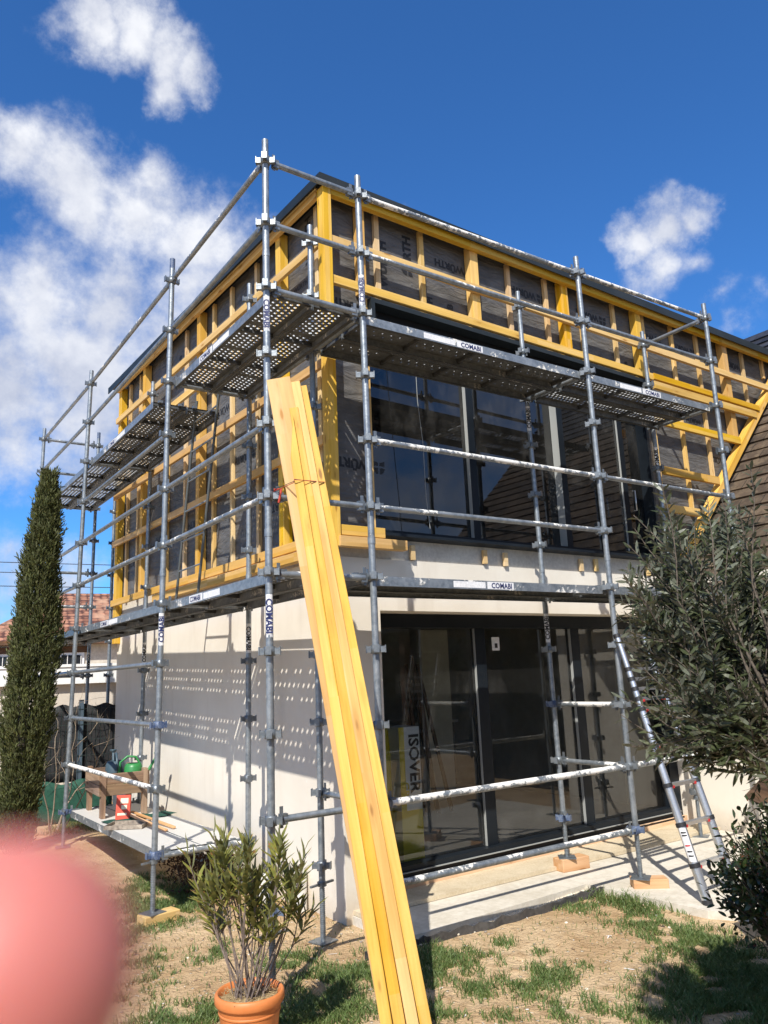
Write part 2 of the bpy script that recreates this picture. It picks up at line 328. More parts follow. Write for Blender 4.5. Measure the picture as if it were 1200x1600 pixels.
def ground_fn(t, p, oc):
    a = t.noise(oc, .9, 5, .6); b = t.noise(oc, 7, 6, .65); c_ = t.noise(oc, 45, 4, .65)
    c = t.mix(t.ramp(a, .35, .65), (.50, .335, .18), (.68, .50, .30))
    c = t.mix(t.math('MULTIPLY', t.ramp(b, .45, .7), .6), c, (.33, .19, .085))
    c = t.mix(t.math('MULTIPLY', t.ramp(c_, .5, .72), .55), c, (.64, .48, .30))
    vo = t.new('ShaderNodeTexVoronoi', {'Scale': 26.0}); t.l.new(oc, vo.inputs[0])
    rnd = t.new('ShaderNodeSeparateColor', {0: vo.outputs['Color']}).outputs[0]
    k = t.math('MULTIPLY', t.ramp(vo.outputs['Distance'], .30, .18), t.math('GREATER_THAN', rnd, .80))
    c = t.mix(k, c, (.66, .58, .45))
    # trodden white plaster dust
    d = t.ramp(t.noise(t.mapping(oc, loc=(4, 2, 0)), 1.7, 6, .7), .58, .75)
    c = t.mix(t.math('MULTIPLY', d, .45), c, (.62, .55, .45))
    t.l.new(c, p.inputs['Base Color'])
    bumpit(t, p, t.math('ADD', t.math('ADD', b, t.math('MULTIPLY', c_, .5)), t.math('MULTIPLY', k, .5)), 1.0, .06)
ground_m = M('sandy_soil', rough=.95, fn=ground_fn, spec=.1)
gravel_m = M('limestone_gravel', rough=.9, fn=speckle((.5, .42, .3), (.74, .68, .57), 9, 40))
edge_m = M('black_edging', rough=.7, fn=speckle((.03, .03, .032), (.09, .085, .08), 6, 30))
cable_m = M('dark_cable', (.02, .02, .022), .6)

# ------------------------------------------------------------------ mesh helpers
class MB:
    def __init__(s): s.v = []; s.f = []; s.mi = []; s.sm = []; s.mats = []
    def m(s, mat):
        if mat not in s.mats: s.mats.append(mat)
        return s.mats.index(mat)
    def add(s, vs, fs, mat, smooth=False):
        o = len(s.v); s.v.extend(tuple(v) for v in vs); i = s.m(mat)
        for f in fs: s.f.append(tuple(o + k for k in f)); s.mi.append(i); s.sm.append(smooth)
    def box(s, c, d, mat, rot=None):
        hx, hy, hz = d[0] / 2, d[1] / 2, d[2] / 2; vs = []
        for x in (-hx, hx):
            for y in (-hy, hy):
                for z in (-hz, hz):
                    v = Vector((x, y, z))
                    if rot is not None: v = rot @ v
                    vs.append(v + Vector(c))
        s.add(vs, [(0, 1, 3, 2), (4, 6, 7, 5), (0, 4, 5, 1), (2, 3, 7, 6), (0, 2, 6, 4), (1, 5, 7, 3)], mat)
    def b2(s, a, b, mat):
        s.box([(a[i] + b[i]) / 2 for i in range(3)], [abs(b[i] - a[i]) for i in range(3)], mat)
    def tube(s, p0, p1, r0, mat, r1=None, n=12, caps=True):
        p0 = Vector(p0); p1 = Vector(p1); r1 = r0 if r1 is None else r1
        q = (p1 - p0).to_track_quat('Z', 'Y'); vs = []
        for p, r in ((p0, r0), (p1, r1)):
            for k in range(n):
                a = 2 * math.pi * k / n; vs.append(p + q @ Vector((r * math.cos(a), r * math.sin(a), 0)))
        s.add(vs, [(k, (k + 1) % n, n + (k + 1) % n, n + k) for k in range(n)], mat, True)
        if caps:
            s.add(vs[:n], [tuple(range(n))[::-1]], mat); s.add(vs[n:], [tuple(range(n))], mat)
    def path(s, pts, rs, mat, n=8):
        pts = [Vector(p) for p in pts]
        if not isinstance(rs, (list, tuple)): rs = [rs] * len(pts)
        vs = []; prev = None
        for i, p in enumerate(pts):
            d = (pts[min(i + 1, len(pts) - 1)] - pts[max(i - 1, 0)]).normalized()
            if prev is None: q = d.to_track_quat('Z', 'Y')
            else: q = prev.rotation_difference(d) @ q
            prev = d
            for k in range(n):
                a = 2 * math.pi * k / n; vs.append(p + q @ Vector((rs[i] * math.cos(a), rs[i] * math.sin(a), 0)))
        fs = []
        for i in range(len(pts) - 1):
            for k in range(n): fs.append((i * n + k, i * n + (k + 1) % n, (i + 1) * n + (k + 1) % n, (i + 1) * n + k))
        s.add(vs, fs, mat, True)
        s.add(vs[:n], [tuple(range(n))[::-1]], mat); s.add(vs[-n:], [tuple(range(n))], mat)
    def lathe(s, prof, mat, c=(0, 0, 0), n=40):
        vs = []
        for r, z in prof:
            for k in range(n):
                a = 2 * math.pi * k / n; vs.append((c[0] + r * math.cos(a), c[1] + r * math.sin(a), c[2] + z))
        fs = []
        for i in range(len(prof) - 1):
            for k in range(n): fs.append((i * n + k, i * n + (k + 1) % n, (i + 1) * n + (k + 1) % n, (i + 1) * n + k))
        s.add(vs, fs, mat, True)
    def prism(s, poly, a, b, mat, axis='y'):
        """polygon in (x,z) extruded along y from a to b"""
        n = len(poly); vs = [(x, a, z) for x, z in poly] + [(x, b, z) for x, z in poly]
        s.add(vs, [tuple(range(n)), tuple(range(n, 2 * n))[::-1]] + [(k, n + k, n + (k + 1) % n, (k + 1) % n) for k in range(n)], mat)
    def build(s, name, parent=None, mat4=None):
        me = bpy.data.meshes.new(name); me.from_pydata(s.v, [], s.f)
        for m in s.mats: me.materials.append(m)
        me.polygons.foreach_set('material_index', s.mi); me.polygons.foreach_set('use_smooth', s.sm); me.update()
        return link(name, me, parent, mat4)
def link(name, me, parent=None, mat4=None):
    o = bpy.data.objects.new(name, me); COL.objects.link(o)
    if parent is not None: o.parent = parent
    if mat4 is not None: o.matrix_local = mat4
    return o
def thing(name, label, cat, loc=(0, 0, 0), rz=0., group=None):
    o = bpy.data.objects.new(name, None); COL.objects.link(o); o.empty_display_size = .1
    o.location = loc; o.rotation_euler = (0, 0, rz); return tag(o, label, cat, group)
def tag(o, label, cat, group=None):
    o['label'] = label; o['category'] = cat
    if group: o['group'] = group
    return o
def kind(o, k): o['kind'] = k; return o
def frame(p0, x, up=(0, 0, 1)):
    """4x4 with origin p0, local X along x, local Z near up"""
    x = Vector(x).normalized(); z = Vector(up); y = z.cross(x).normalized(); z = x.cross(y)
    m = Matrix((x, y, z)).transposed().to_4x4(); m.translation = Vector(p0); return m
def beam(name, p0, p1, h, t, mat, parent, up=(0, 0, 1), bev=.003):
    """timber from p0 to p1: h along 'up', t across; its own object with X along the grain"""
    p0 = Vector(p0); p1 = Vector(p1); L = (p1 - p0).length
    b = MB(); b.box((L / 2, 0, 0), (L, t, h), mat)
    o = b.build(name, parent, frame(p0, p1 - p0, up))
    if bev:
        md = o.modifiers.new('bevel', 'BEVEL'); md.width = bev; md.segments = 2
    return o
_tc = {}
def text_poly(txt, bold=.0):
    k = (txt, bold)
    if k in _tc: return _tc[k]
    cu = bpy.data.curves.new('t', 'FONT'); cu.body = txt; cu.size = 1.0; cu.offset = bold; cu.resolution_u = 2
    ob = bpy.data.objects.new('t', cu); COL.objects.link(ob)
    dg = bpy.context.evaluated_depsgraph_get(); me = bpy.data.meshes.new_from_object(ob.evaluated_get(dg))
    vs = [tuple(v.co) for v in me.vertices]; fs = [tuple(p.vertices) for p in me.polygons]
    bpy.data.objects.remove(ob); bpy.data.curves.remove(cu); bpy.data.meshes.remove(me)
    xs = [v[0] for v in vs]; cx = (min(xs) + max(xs)) / 2
    _tc[k] = ([(v[0] - cx, v[1] - .35) for v in vs], fs, max(xs) - min(xs)); return _tc[k]
def put_text(mb, txt, o, ex, ey, size, mat, rot=0., bold=.03):
    vs, fs, w = text_poly(txt, bold); o = Vector(o); ex = Vector(ex); ey = Vector(ey); c, s_ = math.cos(rot), math.sin(rot)
    mb.add([o + ex * (size * (x * c - y * s_)) + ey * (size * (x * s_ + y * c)) for x, y in vs], fs, mat)
    return w * size
def put_poly(mb, poly, o, ex, ey, size, mat, rot=0.):
    o = Vector(o); ex = Vector(ex); ey = Vector(ey); c, s_ = math.cos(rot), math.sin(rot)
    mb.add([o + ex * (size * (x * c - y * s_)) + ey * (size * (x * s_ + y * c)) for x, y in poly], [tuple(range(len(poly)))], mat)
def put_mark(mb, o, ex, ey, size, mat, rot=0.):
    top = [(-.48, .06), (-.06, .06), (-.06, .48), (-.2, .5), (-.38, .36), (-.48, .2)]
    for sx in (1, -1):
        put_poly(mb, [(sx * x, y) for x, y in top][::sx], o, ex, ey, size, mat, rot)
    for sx in (1, -1):
        put_poly(mb, [(sx * x, y) for x, y in [(-.48, -.42), (-.06, -.3), (-.06, -.06), (-.48, -.06)]][::sx], o, ex, ey, size, mat, rot)

# ================================================================== SETTING
def gz(x, y):
    h = 0.012 * noise.noise(Vector((x * 1.7, y * 1.7, 0))) + 0.006 * noise.noise(Vector((x * 6, y * 6, 3)))
    k = max(0., min(1., (y - 2.4) / 3.0)) * max(0., min(1., (1.6 - x) / 1.2))
    h += .12 * k
    g = math.exp(-(((x - .35) / .5) ** 2 + ((y - 4.9) / .8) ** 2)); h += .06 * g
    return h
def axis(lo, hi, step, far):
    a = [lo + i * step for i in range(int((hi - lo) / step) + 1)]
    e = [hi + .5 * 1.6 ** k for k in range(1, 15)]; b = [lo - .5 * 1.6 ** k for k in range(14, 0, -1)]
    return b + a + e
xs = axis(-4, 6, .07, 300); ys = axis(-5, 9, .07, 300)
g = MB(); nx = len(xs)
g.add([(x, y, gz(x, y) if abs(x) < 12 and abs(y) < 14 else 0.) for y in ys for x in xs],
      [(j * nx + i, j * nx + i + 1, (j + 1) * nx + i + 1, (j + 1) * nx + i) for j in range(len(ys) - 1) for i in range(nx - 1)], ground_m, True)
kind(g.build('ground'), 'structure')
# terrace slab
s = MB()
poly = [(1.13, .30), (1.3, .27), (2.0, .31), (3.05, .36), (3.12, -.72), (3.3, -.98), (4.2, -1.35), (5.7, -1.6), (5.7, 1.3), (1.13, 1.2)]
n = len(poly); zt = .06
s.add([(x, y, zt) for x, y in poly] + [(x, y, -.1) for x, y in poly], [tuple(range(n))] + [(k, n + k, n + (k + 1) % n, (k + 1) % n) for k in range(n)], concrete)
kind(s.build('terrace_slab'), 'structure')
s = MB(); s.b2((1.14, .83, zt + .004), (5.69, 1.28, zt + .035), sandy)
kind(s.build('screed_strip'), 'structure')

# grass: patches (x, y, across, along, density)
PATCH = [(3.19,0.05,0.3,0.42,1),(2.71,0.12,0.2,0.2,.7),(2.76,-0.45,0.27,0.36,0.7),(2.59,-0.94,0.28,0.36,0.8),(2.54,-1.29,0.25,0.52,1),(1.89,-1.51,0.37,0.38,1),(1.94,-1.78,0.3,0.32,1),(2.3,-1.6,.4,.4,1),(1.42,-1.44,0.16,0.15,0.8),(1.13,-0.12,0.23,0.32,1),(0.69,-0.48,0.11,0.37,0.9),(1.38,-0.27,0.12,0.16,0.5),(1.67,-0.12,0.09,0.13,0.6),(1.51,-0.74,0.13,0.2,1),(1.27,-0.79,0.15,0.23,0.8),(1.03,-0.59,0.11,0.17,1),(1.25,-0.65,0.09,0.13,0.6),(1.78,-0.77,0.12,0.11,0.3),(0.63,-0.76,0.14,0.09,0.7),(0.89,-0.98,0.12,0.09,0.7),(1.15,-1.15,0.08,0.16,0.8),(1.34,-1.21,0.07,0.16,0.7),(1.73,-0.42,0.07,0.09,0.6),(2.14,-0.94,0.16,0.13,0.4),(0.35,0.0,0.22,0.36,1),(0.04,-0.26,0.21,0.2,1),(0.69,0.1,0.15,0.3,0.9),(0.25,-0.39,0.18,0.2,1),(0.37,0.53,0.22,0.25,0.8),(-0.43,0.14,0.3,0.19,1),(-.75,-.1,.35,.3,.9),(0.09,2.22,0.3,0.52,0.9),(0.13,2.95,0.24,0.53,0.8),(0.5,2.6,0.24,0.41,0.9),(-0.35,1.26,0.18,0.18,0.6),(-0.28,0.89,0.15,0.12,0.6),(-0.41,0.8,0.21,0.11,0.5),(-0.6,0.63,0.16,0.12,0.5),(0.06,1.07,0.16,0.25,0.7),(-0.35,1.78,0.15,0.18,0.5),(0.39,6.23,0.31,0.44,0.8),(-.9,2.5,.5,.6,.6),(-1.2,4.2,.6,.8,.7),(0,-1.3,.5,.4,.8),(1.0,-1.9,.6,.5,.8)]
gr = MB(); ax = Vector((.825, -.563)); ay = Vector((.563, .825))
def blade(x, y, h, w, lean):
    a = random.uniform(0, 6.283); dx, dy = math.cos(a), math.sin(a); z = gz(x, y)
    b = random.uniform(0, 6.283); lx, ly = math.cos(b) * lean * h, math.sin(b) * lean * h
    vs = [(x - dx * w, y - dy * w, z - .005), (x + dx * w, y + dy * w, z - .005), (x + dx * w * .7 + lx * .4, y + dy * w * .7 + ly * .4, z + h * .6),
          (x - dx * w * .7 + lx * .4, y - dy * w * .7 + ly * .4, z + h * .6), (x + lx, y + ly, z + h)]
    gr.add(vs, [(0, 1, 2, 3), (3, 2, 4)], grass_m)
def inslab(x, y): return y > .28 and x > 1.1 or (x > 3.1 and y > -.7) or (x > 3.25 and y > -1.0)
for (x, y, a, b, d) in PATCH:
    nn = int(15000 * math.pi * a * b * d * .62)
    for _ in range(nn):
        u, v = random.gauss(0, .55), random.gauss(0, .55)
        if u * u + v * v > 1.7: continue
        px = x + ax.x * u * a + ay.x * v * b; py = y + ax.y * u * a + ay.y * v * b
        if inslab(px, py): continue
        if noise.noise(Vector((px * 7, py * 7, 1.3))) < -.12 - .25 * (d - .5): continue
        big = 1.7 if x > 3.1 else 1.0
        blade(px, py, random.uniform(.018, .052) * (.6 + .5 * d) * big, random.uniform(.0024, .0048), random.uniform(.3, 1.3))
for _ in range(4500):
    px, py = random.uniform(-1.2, 2.6), random.uniform(-1.8, 2.2)
    if not inslab(px, py): blade(px, py, random.uniform(.012, .03), .0025, random.uniform(.3, 1))
kind(gr.build('grass'), 'stuff')
# gravel strip, stones and plaster crumbs
gv = MB()
def pebble(x, y, z, r, mat):
    vs = []; k = random.random() * 6
    for lat, rr in ((-.6, .75), (.25, 1.0), (.8, .5)):
        for i in range(6):
            a = i * 1.047 + k; q = r * rr * random.uniform(.75, 1.2); vs.append((x + q * math.cos(a), y + q * math.sin(a) * .8, z + r * lat * .6))
    vs.append((x, y, z + r * .62)); fs = []
    for j in range(2):
        for i in range(6): fs.append((j * 6 + i, j * 6 + (i + 1) % 6, (j + 1) * 6 + (i + 1) % 6, (j + 1) * 6 + i))
    fs += [(12 + i, 12 + (i + 1) % 6, 18) for i in range(6)]
    gv.add(vs, fs, mat)
for _ in range(1500):
    x = random.uniform(.85, 3.1); y = .23 + .06 * min(1, max(0, (x - 1) / 2)) + random.uniform(-.03, .09)
    pebble(x, y, gz(x, y) + .01, random.uniform(.006, .019), gravel_m)
for _ in range(900):
    x, y = random.uniform(-1.2, 3.0), random.uniform(-1.9, 2.6)
    if inslab(x, y): continue
    pebble(x, y, gz(x, y) + .003, random.choice((.003, .004, .005, .007, .010, .014)), random.choice((gravel_m, ground_m, ground_m, tray_m)))
kind(gv.build('gravel'), 'stuff')
db = MB()
for _ in range(520):
    x, y = random.uniform(-1.2, 3.0), random.uniform(-1.9, 2.6)
    if inslab(x, y): continue
    a = random.uniform(0, 3.14); L_ = random.choice((.008, .012, .02, .035, .06)); w_ = random.uniform(.002, .007); m_ = random.choice((pale, gravel_m, darkwood, greywood, white_paint, leaf_brown))
    db.box((x, y, gz(x, y) + .004), (L_, w_, random.uniform(.001, .004)), m_, Matrix.Rotation(a, 3, 'Z') @ Matrix.Rotation(random.uniform(-.3, .3), 3, 'Y'))
kind(db.build('ground_debris'), 'stuff')
# black edging strip
e = MB(); pts = [(.79, .25), (1.17, .22), (1.31, .20), (1.62, .21), (1.85, .17), (2.2, .19), (2.57, .21), (2.83, .21), (3.12, .19)]
vs = []
for i in range(len(pts) * 4 - 3):
    j, f = divmod(i, 4); a = pts[j]; b = pts[min(j + 1, len(pts) - 1)]; x = a[0] + (b[0] - a[0]) * f / 4; y = a[1] + (b[1] - a[1]) * f / 4 + .006 * math.sin(i * 1.9)
    z = gz(x, y) - .02; h = .075 + .012 * math.sin(i * 2.3)
    vs += [(x, y - .003, z), (x, y - .006, z + h), (x, y + .006, z + h), (x, y + .003, z)]
k = len(vs) // 4
e.add(vs, [(i * 4 + c, (i + 1) * 4 + c, (i + 1) * 4 + c + 1, i * 4 + c + 1) for i in range(k - 1) for c in range(3)], edge_m)
tag(e.build('edging_strip'), 'black plastic edging strip between the gravel and the bare soil', 'edging')

# ================================================================== NEW BUILDING (local axes: u along front, v into the house)
BLD = thing('house_extension', 'two-storey flat-roofed house extension, cream plaster below and unfinished timber battens above', 'house', (1.0, .865, 0), R(1.5))
p = MB()   # ground-floor walls
def wbox(a, b, mat=plaster, mb=None): (mb or p).b2(a, b, mat)
wbox((.08, .08, -.3), (.50, .36, 2.80)); wbox((.50, .08, 2.36), (4.78, .36, 2.80)); wbox((.08, .36, -.3), (.34, 5.75, 2.80))
p.build('plaster_wall', BLD)
p = MB(); wbox((.10, .10, 2.80), (4.78, .36, 2.985), rawband, p); wbox((.10, .36, 2.80), (.34, 5.72, 2.985), rawband, p); p.build('cement_band', BLD)
p = MB(); wbox((.50, .30, -.1), (4.78, .60, .14), concrete, p); p.build('door_threshold', BLD)
beam('sill_board', (.50, .285, .125), (4.78, .285, .125), .075, .03, orange, BLD)
# upper walls: grey membrane with its print, clipped by the old roof on the right
mem = MB()
mem.prism([(.10, 2.985), (.46, 2.985), (.46, 6.14), (.10, 6.14)], .10, .30, membrane)
mem.prism([(.46, 5.17), (4.60, 5.17), (4.60, 6.14), (.46, 6.14)], .10, .30, membrane)
mem.prism([(4.60, 2.99), (4.86, 2.99), (8.01, 6.14), (4.60, 6.14)], .10, .30, membrane)
mem.b2((.10, .30, 2.985), (.30, 5.72, 6.14), membrane)
pr = mem; EXF, EYF = (1, 0, 0), (0, 0, 1); EXL = (0, -1, 0)
def front_print(txt, u, z, size, rot=0., mark=True):
    w = put_text(pr, txt, (u, .0975, z), EXF, EYF, size, ink, rot, .05)
    if mark:
        c, s_ = math.cos(rot), math.sin(rot); d = -(w / 2 + size * .75)
        put_mark(pr, (u + d * c, .0975, z + d * s_), EXF, EYF, size * 1.15, ink, rot)
def left_print(txt, v, z, size, rot=0., mark=True):
    w = put_text(pr, txt, (.0975, v, z), EXL, EYF, size, ink, rot)
    if mark:
        c, s_ = math.cos(rot), math.sin(rot); d = -(w / 2 + size * .75)
        put_mark(pr, (.0975, v - d * c, z + d * s_), EXL, EYF, size * 1.15, ink, rot)
PI = math.pi
front_print('WÜRTH', .70, 5.62, .13, PI / 2); front_print('RTH', 1.0, 5.88, .13, PI / 2, True)
for u in (1.55, 2.60, 3.66, 4.75, 5.50, 6.72): front_print('WÜRTH', u, 5.84 if u < 6 else 5.86, .105, PI)
front_print('WÜRTH', 6.0, 4.40, .10, PI); front_print('WÜRTH', 5.6, 4.86, .09, PI, False); front_print('WÜRTH', 4.98, 3.33, .10, PI)
front_print('WÜRTH', .26, 3.62, .115, PI); front_print('WÜRTH', .34, 4.98, .09, PI, False); front_print('WÜRTH', .30, 5.10, .10, PI)
front_print('GB', 1.52, 5.36, .10, PI / 2, False); front_print('PI', 1.26, 5.40, .09, PI / 2, False)
front_print('GB', 5.42, 5.33, .07, PI / 2, False); front_print('GB', 4.3, 5.36, .07, PI / 2, False)
for (v, z) in ((.35, 3.55), (1.10, 3.42), (1.85, 4.08), (3.10, 3.62), (4.15, 3.62), (5.2, 3.45), (2.35, 4.75)): left_print('WÜRTH', v, z, .105, PI)
left_print('WÜRTH', .45, 5.85, .13, PI / 2, False); left_print('GB', 1.75, 5.80, .10, PI / 2, False); left_print('GB', 2.55, 5.84, .10, PI / 2, False); left_print('GB', 3.6, 5.8, .1, PI / 2, False)
left_print('WÜRTH', 2.1, 5.75, .07, 0, False); left_print('WÜRTH', .6, 5.45, .07, 0, False); left_print('GB', 2.95, 3.2, .12, PI / 2, False)
mem.build('wall_membrane', BLD)
# vertical timbers
def post(u, w, z0, z1, name='wall_post'): beam(name, (u, .045, z0), (u, .045, z1), w, .09, yellow, BLD, up=(1, 0, 0))
def batten(u, z0, z1): beam('batten', (u, .079, z0), (u, .079, z1), .055, .038, pale, BLD, up=(1, 0, 0))
def postL(v, w, z0, z1, name='wall_post'): beam(name, (.045, v, z0), (.045, v, z1), w, .09, yellow, BLD, up=(0, 1, 0))
def battenL(v, z0, z1): beam('batten', (.079, v, z0), (.079, v, z1), .055, .038, pale, BLD, up=(0, 1, 0))
beam('corner_post', (-.002, -.012, 2.86), (-.002, -.012, 6.09), .10, .085, yellow, BLD, up=(0, 1, 0))
ZT = 6.09
post(.405, .065, 5.20, ZT)
for u in (1.80, 3.17, 4.50): post(u, .105, 5.20, ZT)
def zd(u): return 2.99 + (u - 4.80) * 1.0 + .12   # roof line
post(6.40, .115, zd(6.40), ZT)
for u in (.62, 1.16, 2.35, 2.93, 3.52, 4.11): batten(u, 5.22, ZT)
for u in (4.68, 5.28, 5.84, 6.96, 7.5): batten(u, zd(u) if u > 4.7 else 2.99, ZT)
for v in (.86, 2.80, 4.66): postL(v, .09, 2.96, ZT)
postL(5.68, .11, 2.4, ZT, 'end_post')
for v in (.25, 1.45, 2.05, 2.52, 3.34, 3.92, 5.0, 5.44): battenL(v, 2.96, ZT)
# horizontal rails on the front and left
def rail(u0, u1, z, h=.085, v=-.022, t=.044, name='wall_rail'): beam(name, (u0, v, z), (u1, v, z), h, t, yellow, BLD)
def railL(v0, v1, z, h=.08, u=-.018, t=.036, name='wall_rail'): beam(name, (u, v0, z), (u, v1, z), h, t, yellow, BLD)
rail(.045, 7.90, 6.085, .105, -.03, .06, 'top_rail'); rail(.045, 7.42, 5.60, .08, -.03); rail(.045, 4.62, 5.225, .08)
rail(4.62, 7.02, 5.235, .075, -.03); rail(4.62, 6.92, 5.125, .095, -.03)
rail(4.62, 6.42, 4.68, .095); rail(4.62, 5.78, 4.06, .095); rail(4.62, 5.26, 3.60, .095); rail(4.62, 4.82, 3.06, .09)
rail(.06, .50, 3.0, .085); rail(.02, .70, 2.90, .085, -.045, .08)
railL(.06, 5.74, 6.09, .095, -.022, .044, 'top_rail')
for z in (5.60, 5.16, 4.46, 3.78): railL(.06, 5.74, z)
railL(.06, 5.74, 2.95, .085); railL(.06, 3.95, 2.84, .08, -.045, .08)
beam('verge_board', (4.885, .015, 3.03), (7.95, .015, 6.095), .095, .10, yellow, BLD, up=(-.7, 0, .7))
beam('jamb_board', (.435, .06, 3.0), (.435, .06, 5.17), .04, .07, yellow, BLD, up=(1, 0, 0))
# roof with dark metal edge
rf = MB(); rf.b2((-.02, -.02, 6.18), (8.6, 6.0, 6.20), flash); roof = rf.build('flat_roof', BLD)
fl = MB(); fl.b2((-.10, -.10, 6.085), (8.6, -.088, 6.175), flash); fl.b2((-.10, -.088, 6.085), (-.088, 5.95, 6.175), flash)
fl.b2((-.088, -.088, 6.178), (8.6, -.02, 6.19), flash); fl.b2((-.088, -.02, 6.178), (-.02, 5.95, 6.19), flash); fl.build('roof_flashing', roof)
# dark lintel box over the upper window; black panel paints the shade inside
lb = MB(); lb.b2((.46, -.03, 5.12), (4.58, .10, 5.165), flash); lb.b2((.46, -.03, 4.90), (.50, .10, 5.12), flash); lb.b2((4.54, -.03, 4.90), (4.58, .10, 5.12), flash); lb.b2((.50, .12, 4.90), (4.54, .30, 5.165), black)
lb.build('shutter_box', BLD)
# upper window
def window(name, u0, u1, z0, z1, mull, vg, gm, side=.05, top=.06, bot=.07, mw=.09, dv=.12, prot=(.03,) * 4):
    f = MB(); f.b2((u0, vg - dv, z0), (u1, vg + .04, z0 + bot), alu); f.b2((u0, vg - dv, z1 - top), (u1, vg + .04, z1), alu)
    f.b2((u0, vg - dv + .001, z0 + bot), (u0 + side, vg + .04, z1 - top), alu); f.b2((u1 - side, vg - dv + .001, z0 + bot), (u1, vg + .04, z1 - top), alu)
    fo = f.build(name, BLD)
    xs_ = [u0 + side] + list(mull) + [u1 - side]
    for i, u in enumerate(mull):
        m = MB(); m.b2((u - mw / 2, vg - prot[i], z0 + bot), (u + mw / 2, vg + .03, z1 - top), alu)
        m.b2((u - mw / 2 - .004, vg - prot[i] + .004, z0 + bot + .002), (u - mw / 2 - .0005, vg - .004, z1 - top - .002), alu_light)  # pale strip coloured as the sunlit side of the mullion
        m.build('window_mullion', fo)
    for i in range(len(xs_) - 1):
        a = xs_[i] + (mw / 2 if i else 0); b = xs_[i + 1] - (mw / 2 if i < len(mull) else 0)
        q = MB(); q.add([(a, vg, z0 + bot), (b, vg, z0 + bot), (b, vg, z1 - top), (a, vg, z1 - top)], [(0, 1, 2, 3)], gm); q.build('glass_pane', fo)
    return fo
wf = window('upper_window', .465, 4.62, 3.0, 5.0, (1.80, 3.08, 4.22), .26, glass_up, side=.05, bot=.07, mw=.085, dv=.13, prot=(.05, .10, .03))
s_ = MB(); s_.box((2.54, .06, 2.995), (4.15, .16, .025), alu, Matrix.Rotation(R(-6), 3, 'X')); s_.build('window_sill', wf)
h_ = MB(); h_.path([(4.155, .10, 3.55), (4.155, .065, 3.55), (4.155, .065, 3.78), (4.155, .10, 3.78)], .008, chrome); h_.build('window_handle', wf)
df = window('sliding_door', .50, 4.76, .145, 2.355, (1.90, 3.27), .42, glass_low, side=.17, top=.12, bot=.11, mw=.13, dv=.10, prot=(.035, .04))
t_ = MB(); t_.b2((.56, .295, .205), (4.7, .317, .211), alu_light); t_.b2((.56, .27, .14), (4.7, .318, .16), alu); t_.build('door_track', df)
t_ = MB(); t_.b2((2.08, .412, 2.02), (2.18, .418, 2.15), sticker_m); t_.b2((2.115, .409, 2.045), (2.15, .411, 2.09), ink); t_.build('glass_sticker', df)
# rooms behind the glass
def room(name, a, b, wm, fm):
    r = MB(); x0, y0, z0 = a; x1, y1, z1 = b
    V = [(x0, y0, z0), (x1, y0, z0), (x1, y1, z0), (x0, y1, z0), (x0, y0, z1), (x1, y0, z1), (x1, y1, z1), (x0, y1, z1)]
    r.add(V, [(3, 2, 6, 7), (0, 3, 7, 4), (1, 5, 6, 2)], wm); r.add(V, [(0, 1, 2, 3)], fm); r.add(V, [(4, 7, 6, 5)], wm); return r.build(name, BLD)
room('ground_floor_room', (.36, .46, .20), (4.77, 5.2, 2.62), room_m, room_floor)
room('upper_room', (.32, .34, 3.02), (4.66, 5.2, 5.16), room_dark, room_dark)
ib = MB(); ib.b2((2.6, 4.0, .205), (4.6, 4.6, 1.1), room_dark); ib.b2((2.55, 3.95, 1.1), (4.65, 4.65, 1.14), room_m); ib.build('kitchen_counter', BLD)
pw = MB(); pw.b2((3.25, 3.0, .205), (3.72, 3.1, 2.4), partition); pw.build('partition_wall', BLD)
beam('ceiling_beam', (.9, .55, 4.9), (.9, 4.5, 4.9), .28, .14, pale, BLD)

def inb(u, v, z):  # building local -> world
    c, s2 = math.cos(R(1.5)), math.sin(R(1.5)); return Vector((1.0 + u * c - v * s2, .865 + u * s2 + v * c, z))
# things inside the ground floor room
t = thing('insulation_pack', 'yellow and white wrapped insulation pack standing inside the glass door', 'insulation pack', inb(1.19, .80, .2), R(1.5))
b = MB(); b.b2((-.12, -.14, 0), (.12, .14, .42), bag_yellow); b.build('pack_foot', t)
b = MB(); b.b2((-.119, -.139, .42), (.119, .139, 1.15), bag_white); b.b2((-.12, -.1405, .42), (-.06, -.1392, 1.15), bag_yellow); put_text(b, 'ISOVER', (.05, -.141, .82), (0, 0, -1), (1, 0, 0), .16, ink, 0, .03); put_text(b, 'GR', (-.06, -.141, .6), (0, 0, -1), (1, 0, 0), .1, bag_yellow); b.build('pack_wrap', t)
t = MB(); t.lathe([(.0, 0), (.11, 0), (.12, .1), (.115, .9), (.09, 1.12), (.04, 1.25), (0, 1.27)], bag_yellow, n=20)
o = t.build('insulation_roll'); o.location = inb(1.02, .90, .2); tag(o, 'upright yellow insulation roll in the left corner behind the glass door', 'insulation roll')
for i in range(7):
    b = beam('timber_offcut', inb(2.62 + .07 * i, 2.3 + .1 * (i % 3), .2), inb(2.62 + .045 * i + .05 * (i % 2), 2.65, 1.75 + .1 * (i % 4)), .045, .022, darkwood, None, up=(1, 0, 0), bev=0)
    tag(b, 'dark wooden lath leaning upright in a bunch inside the ground floor room', 'lath', 'laths leaning inside the room')

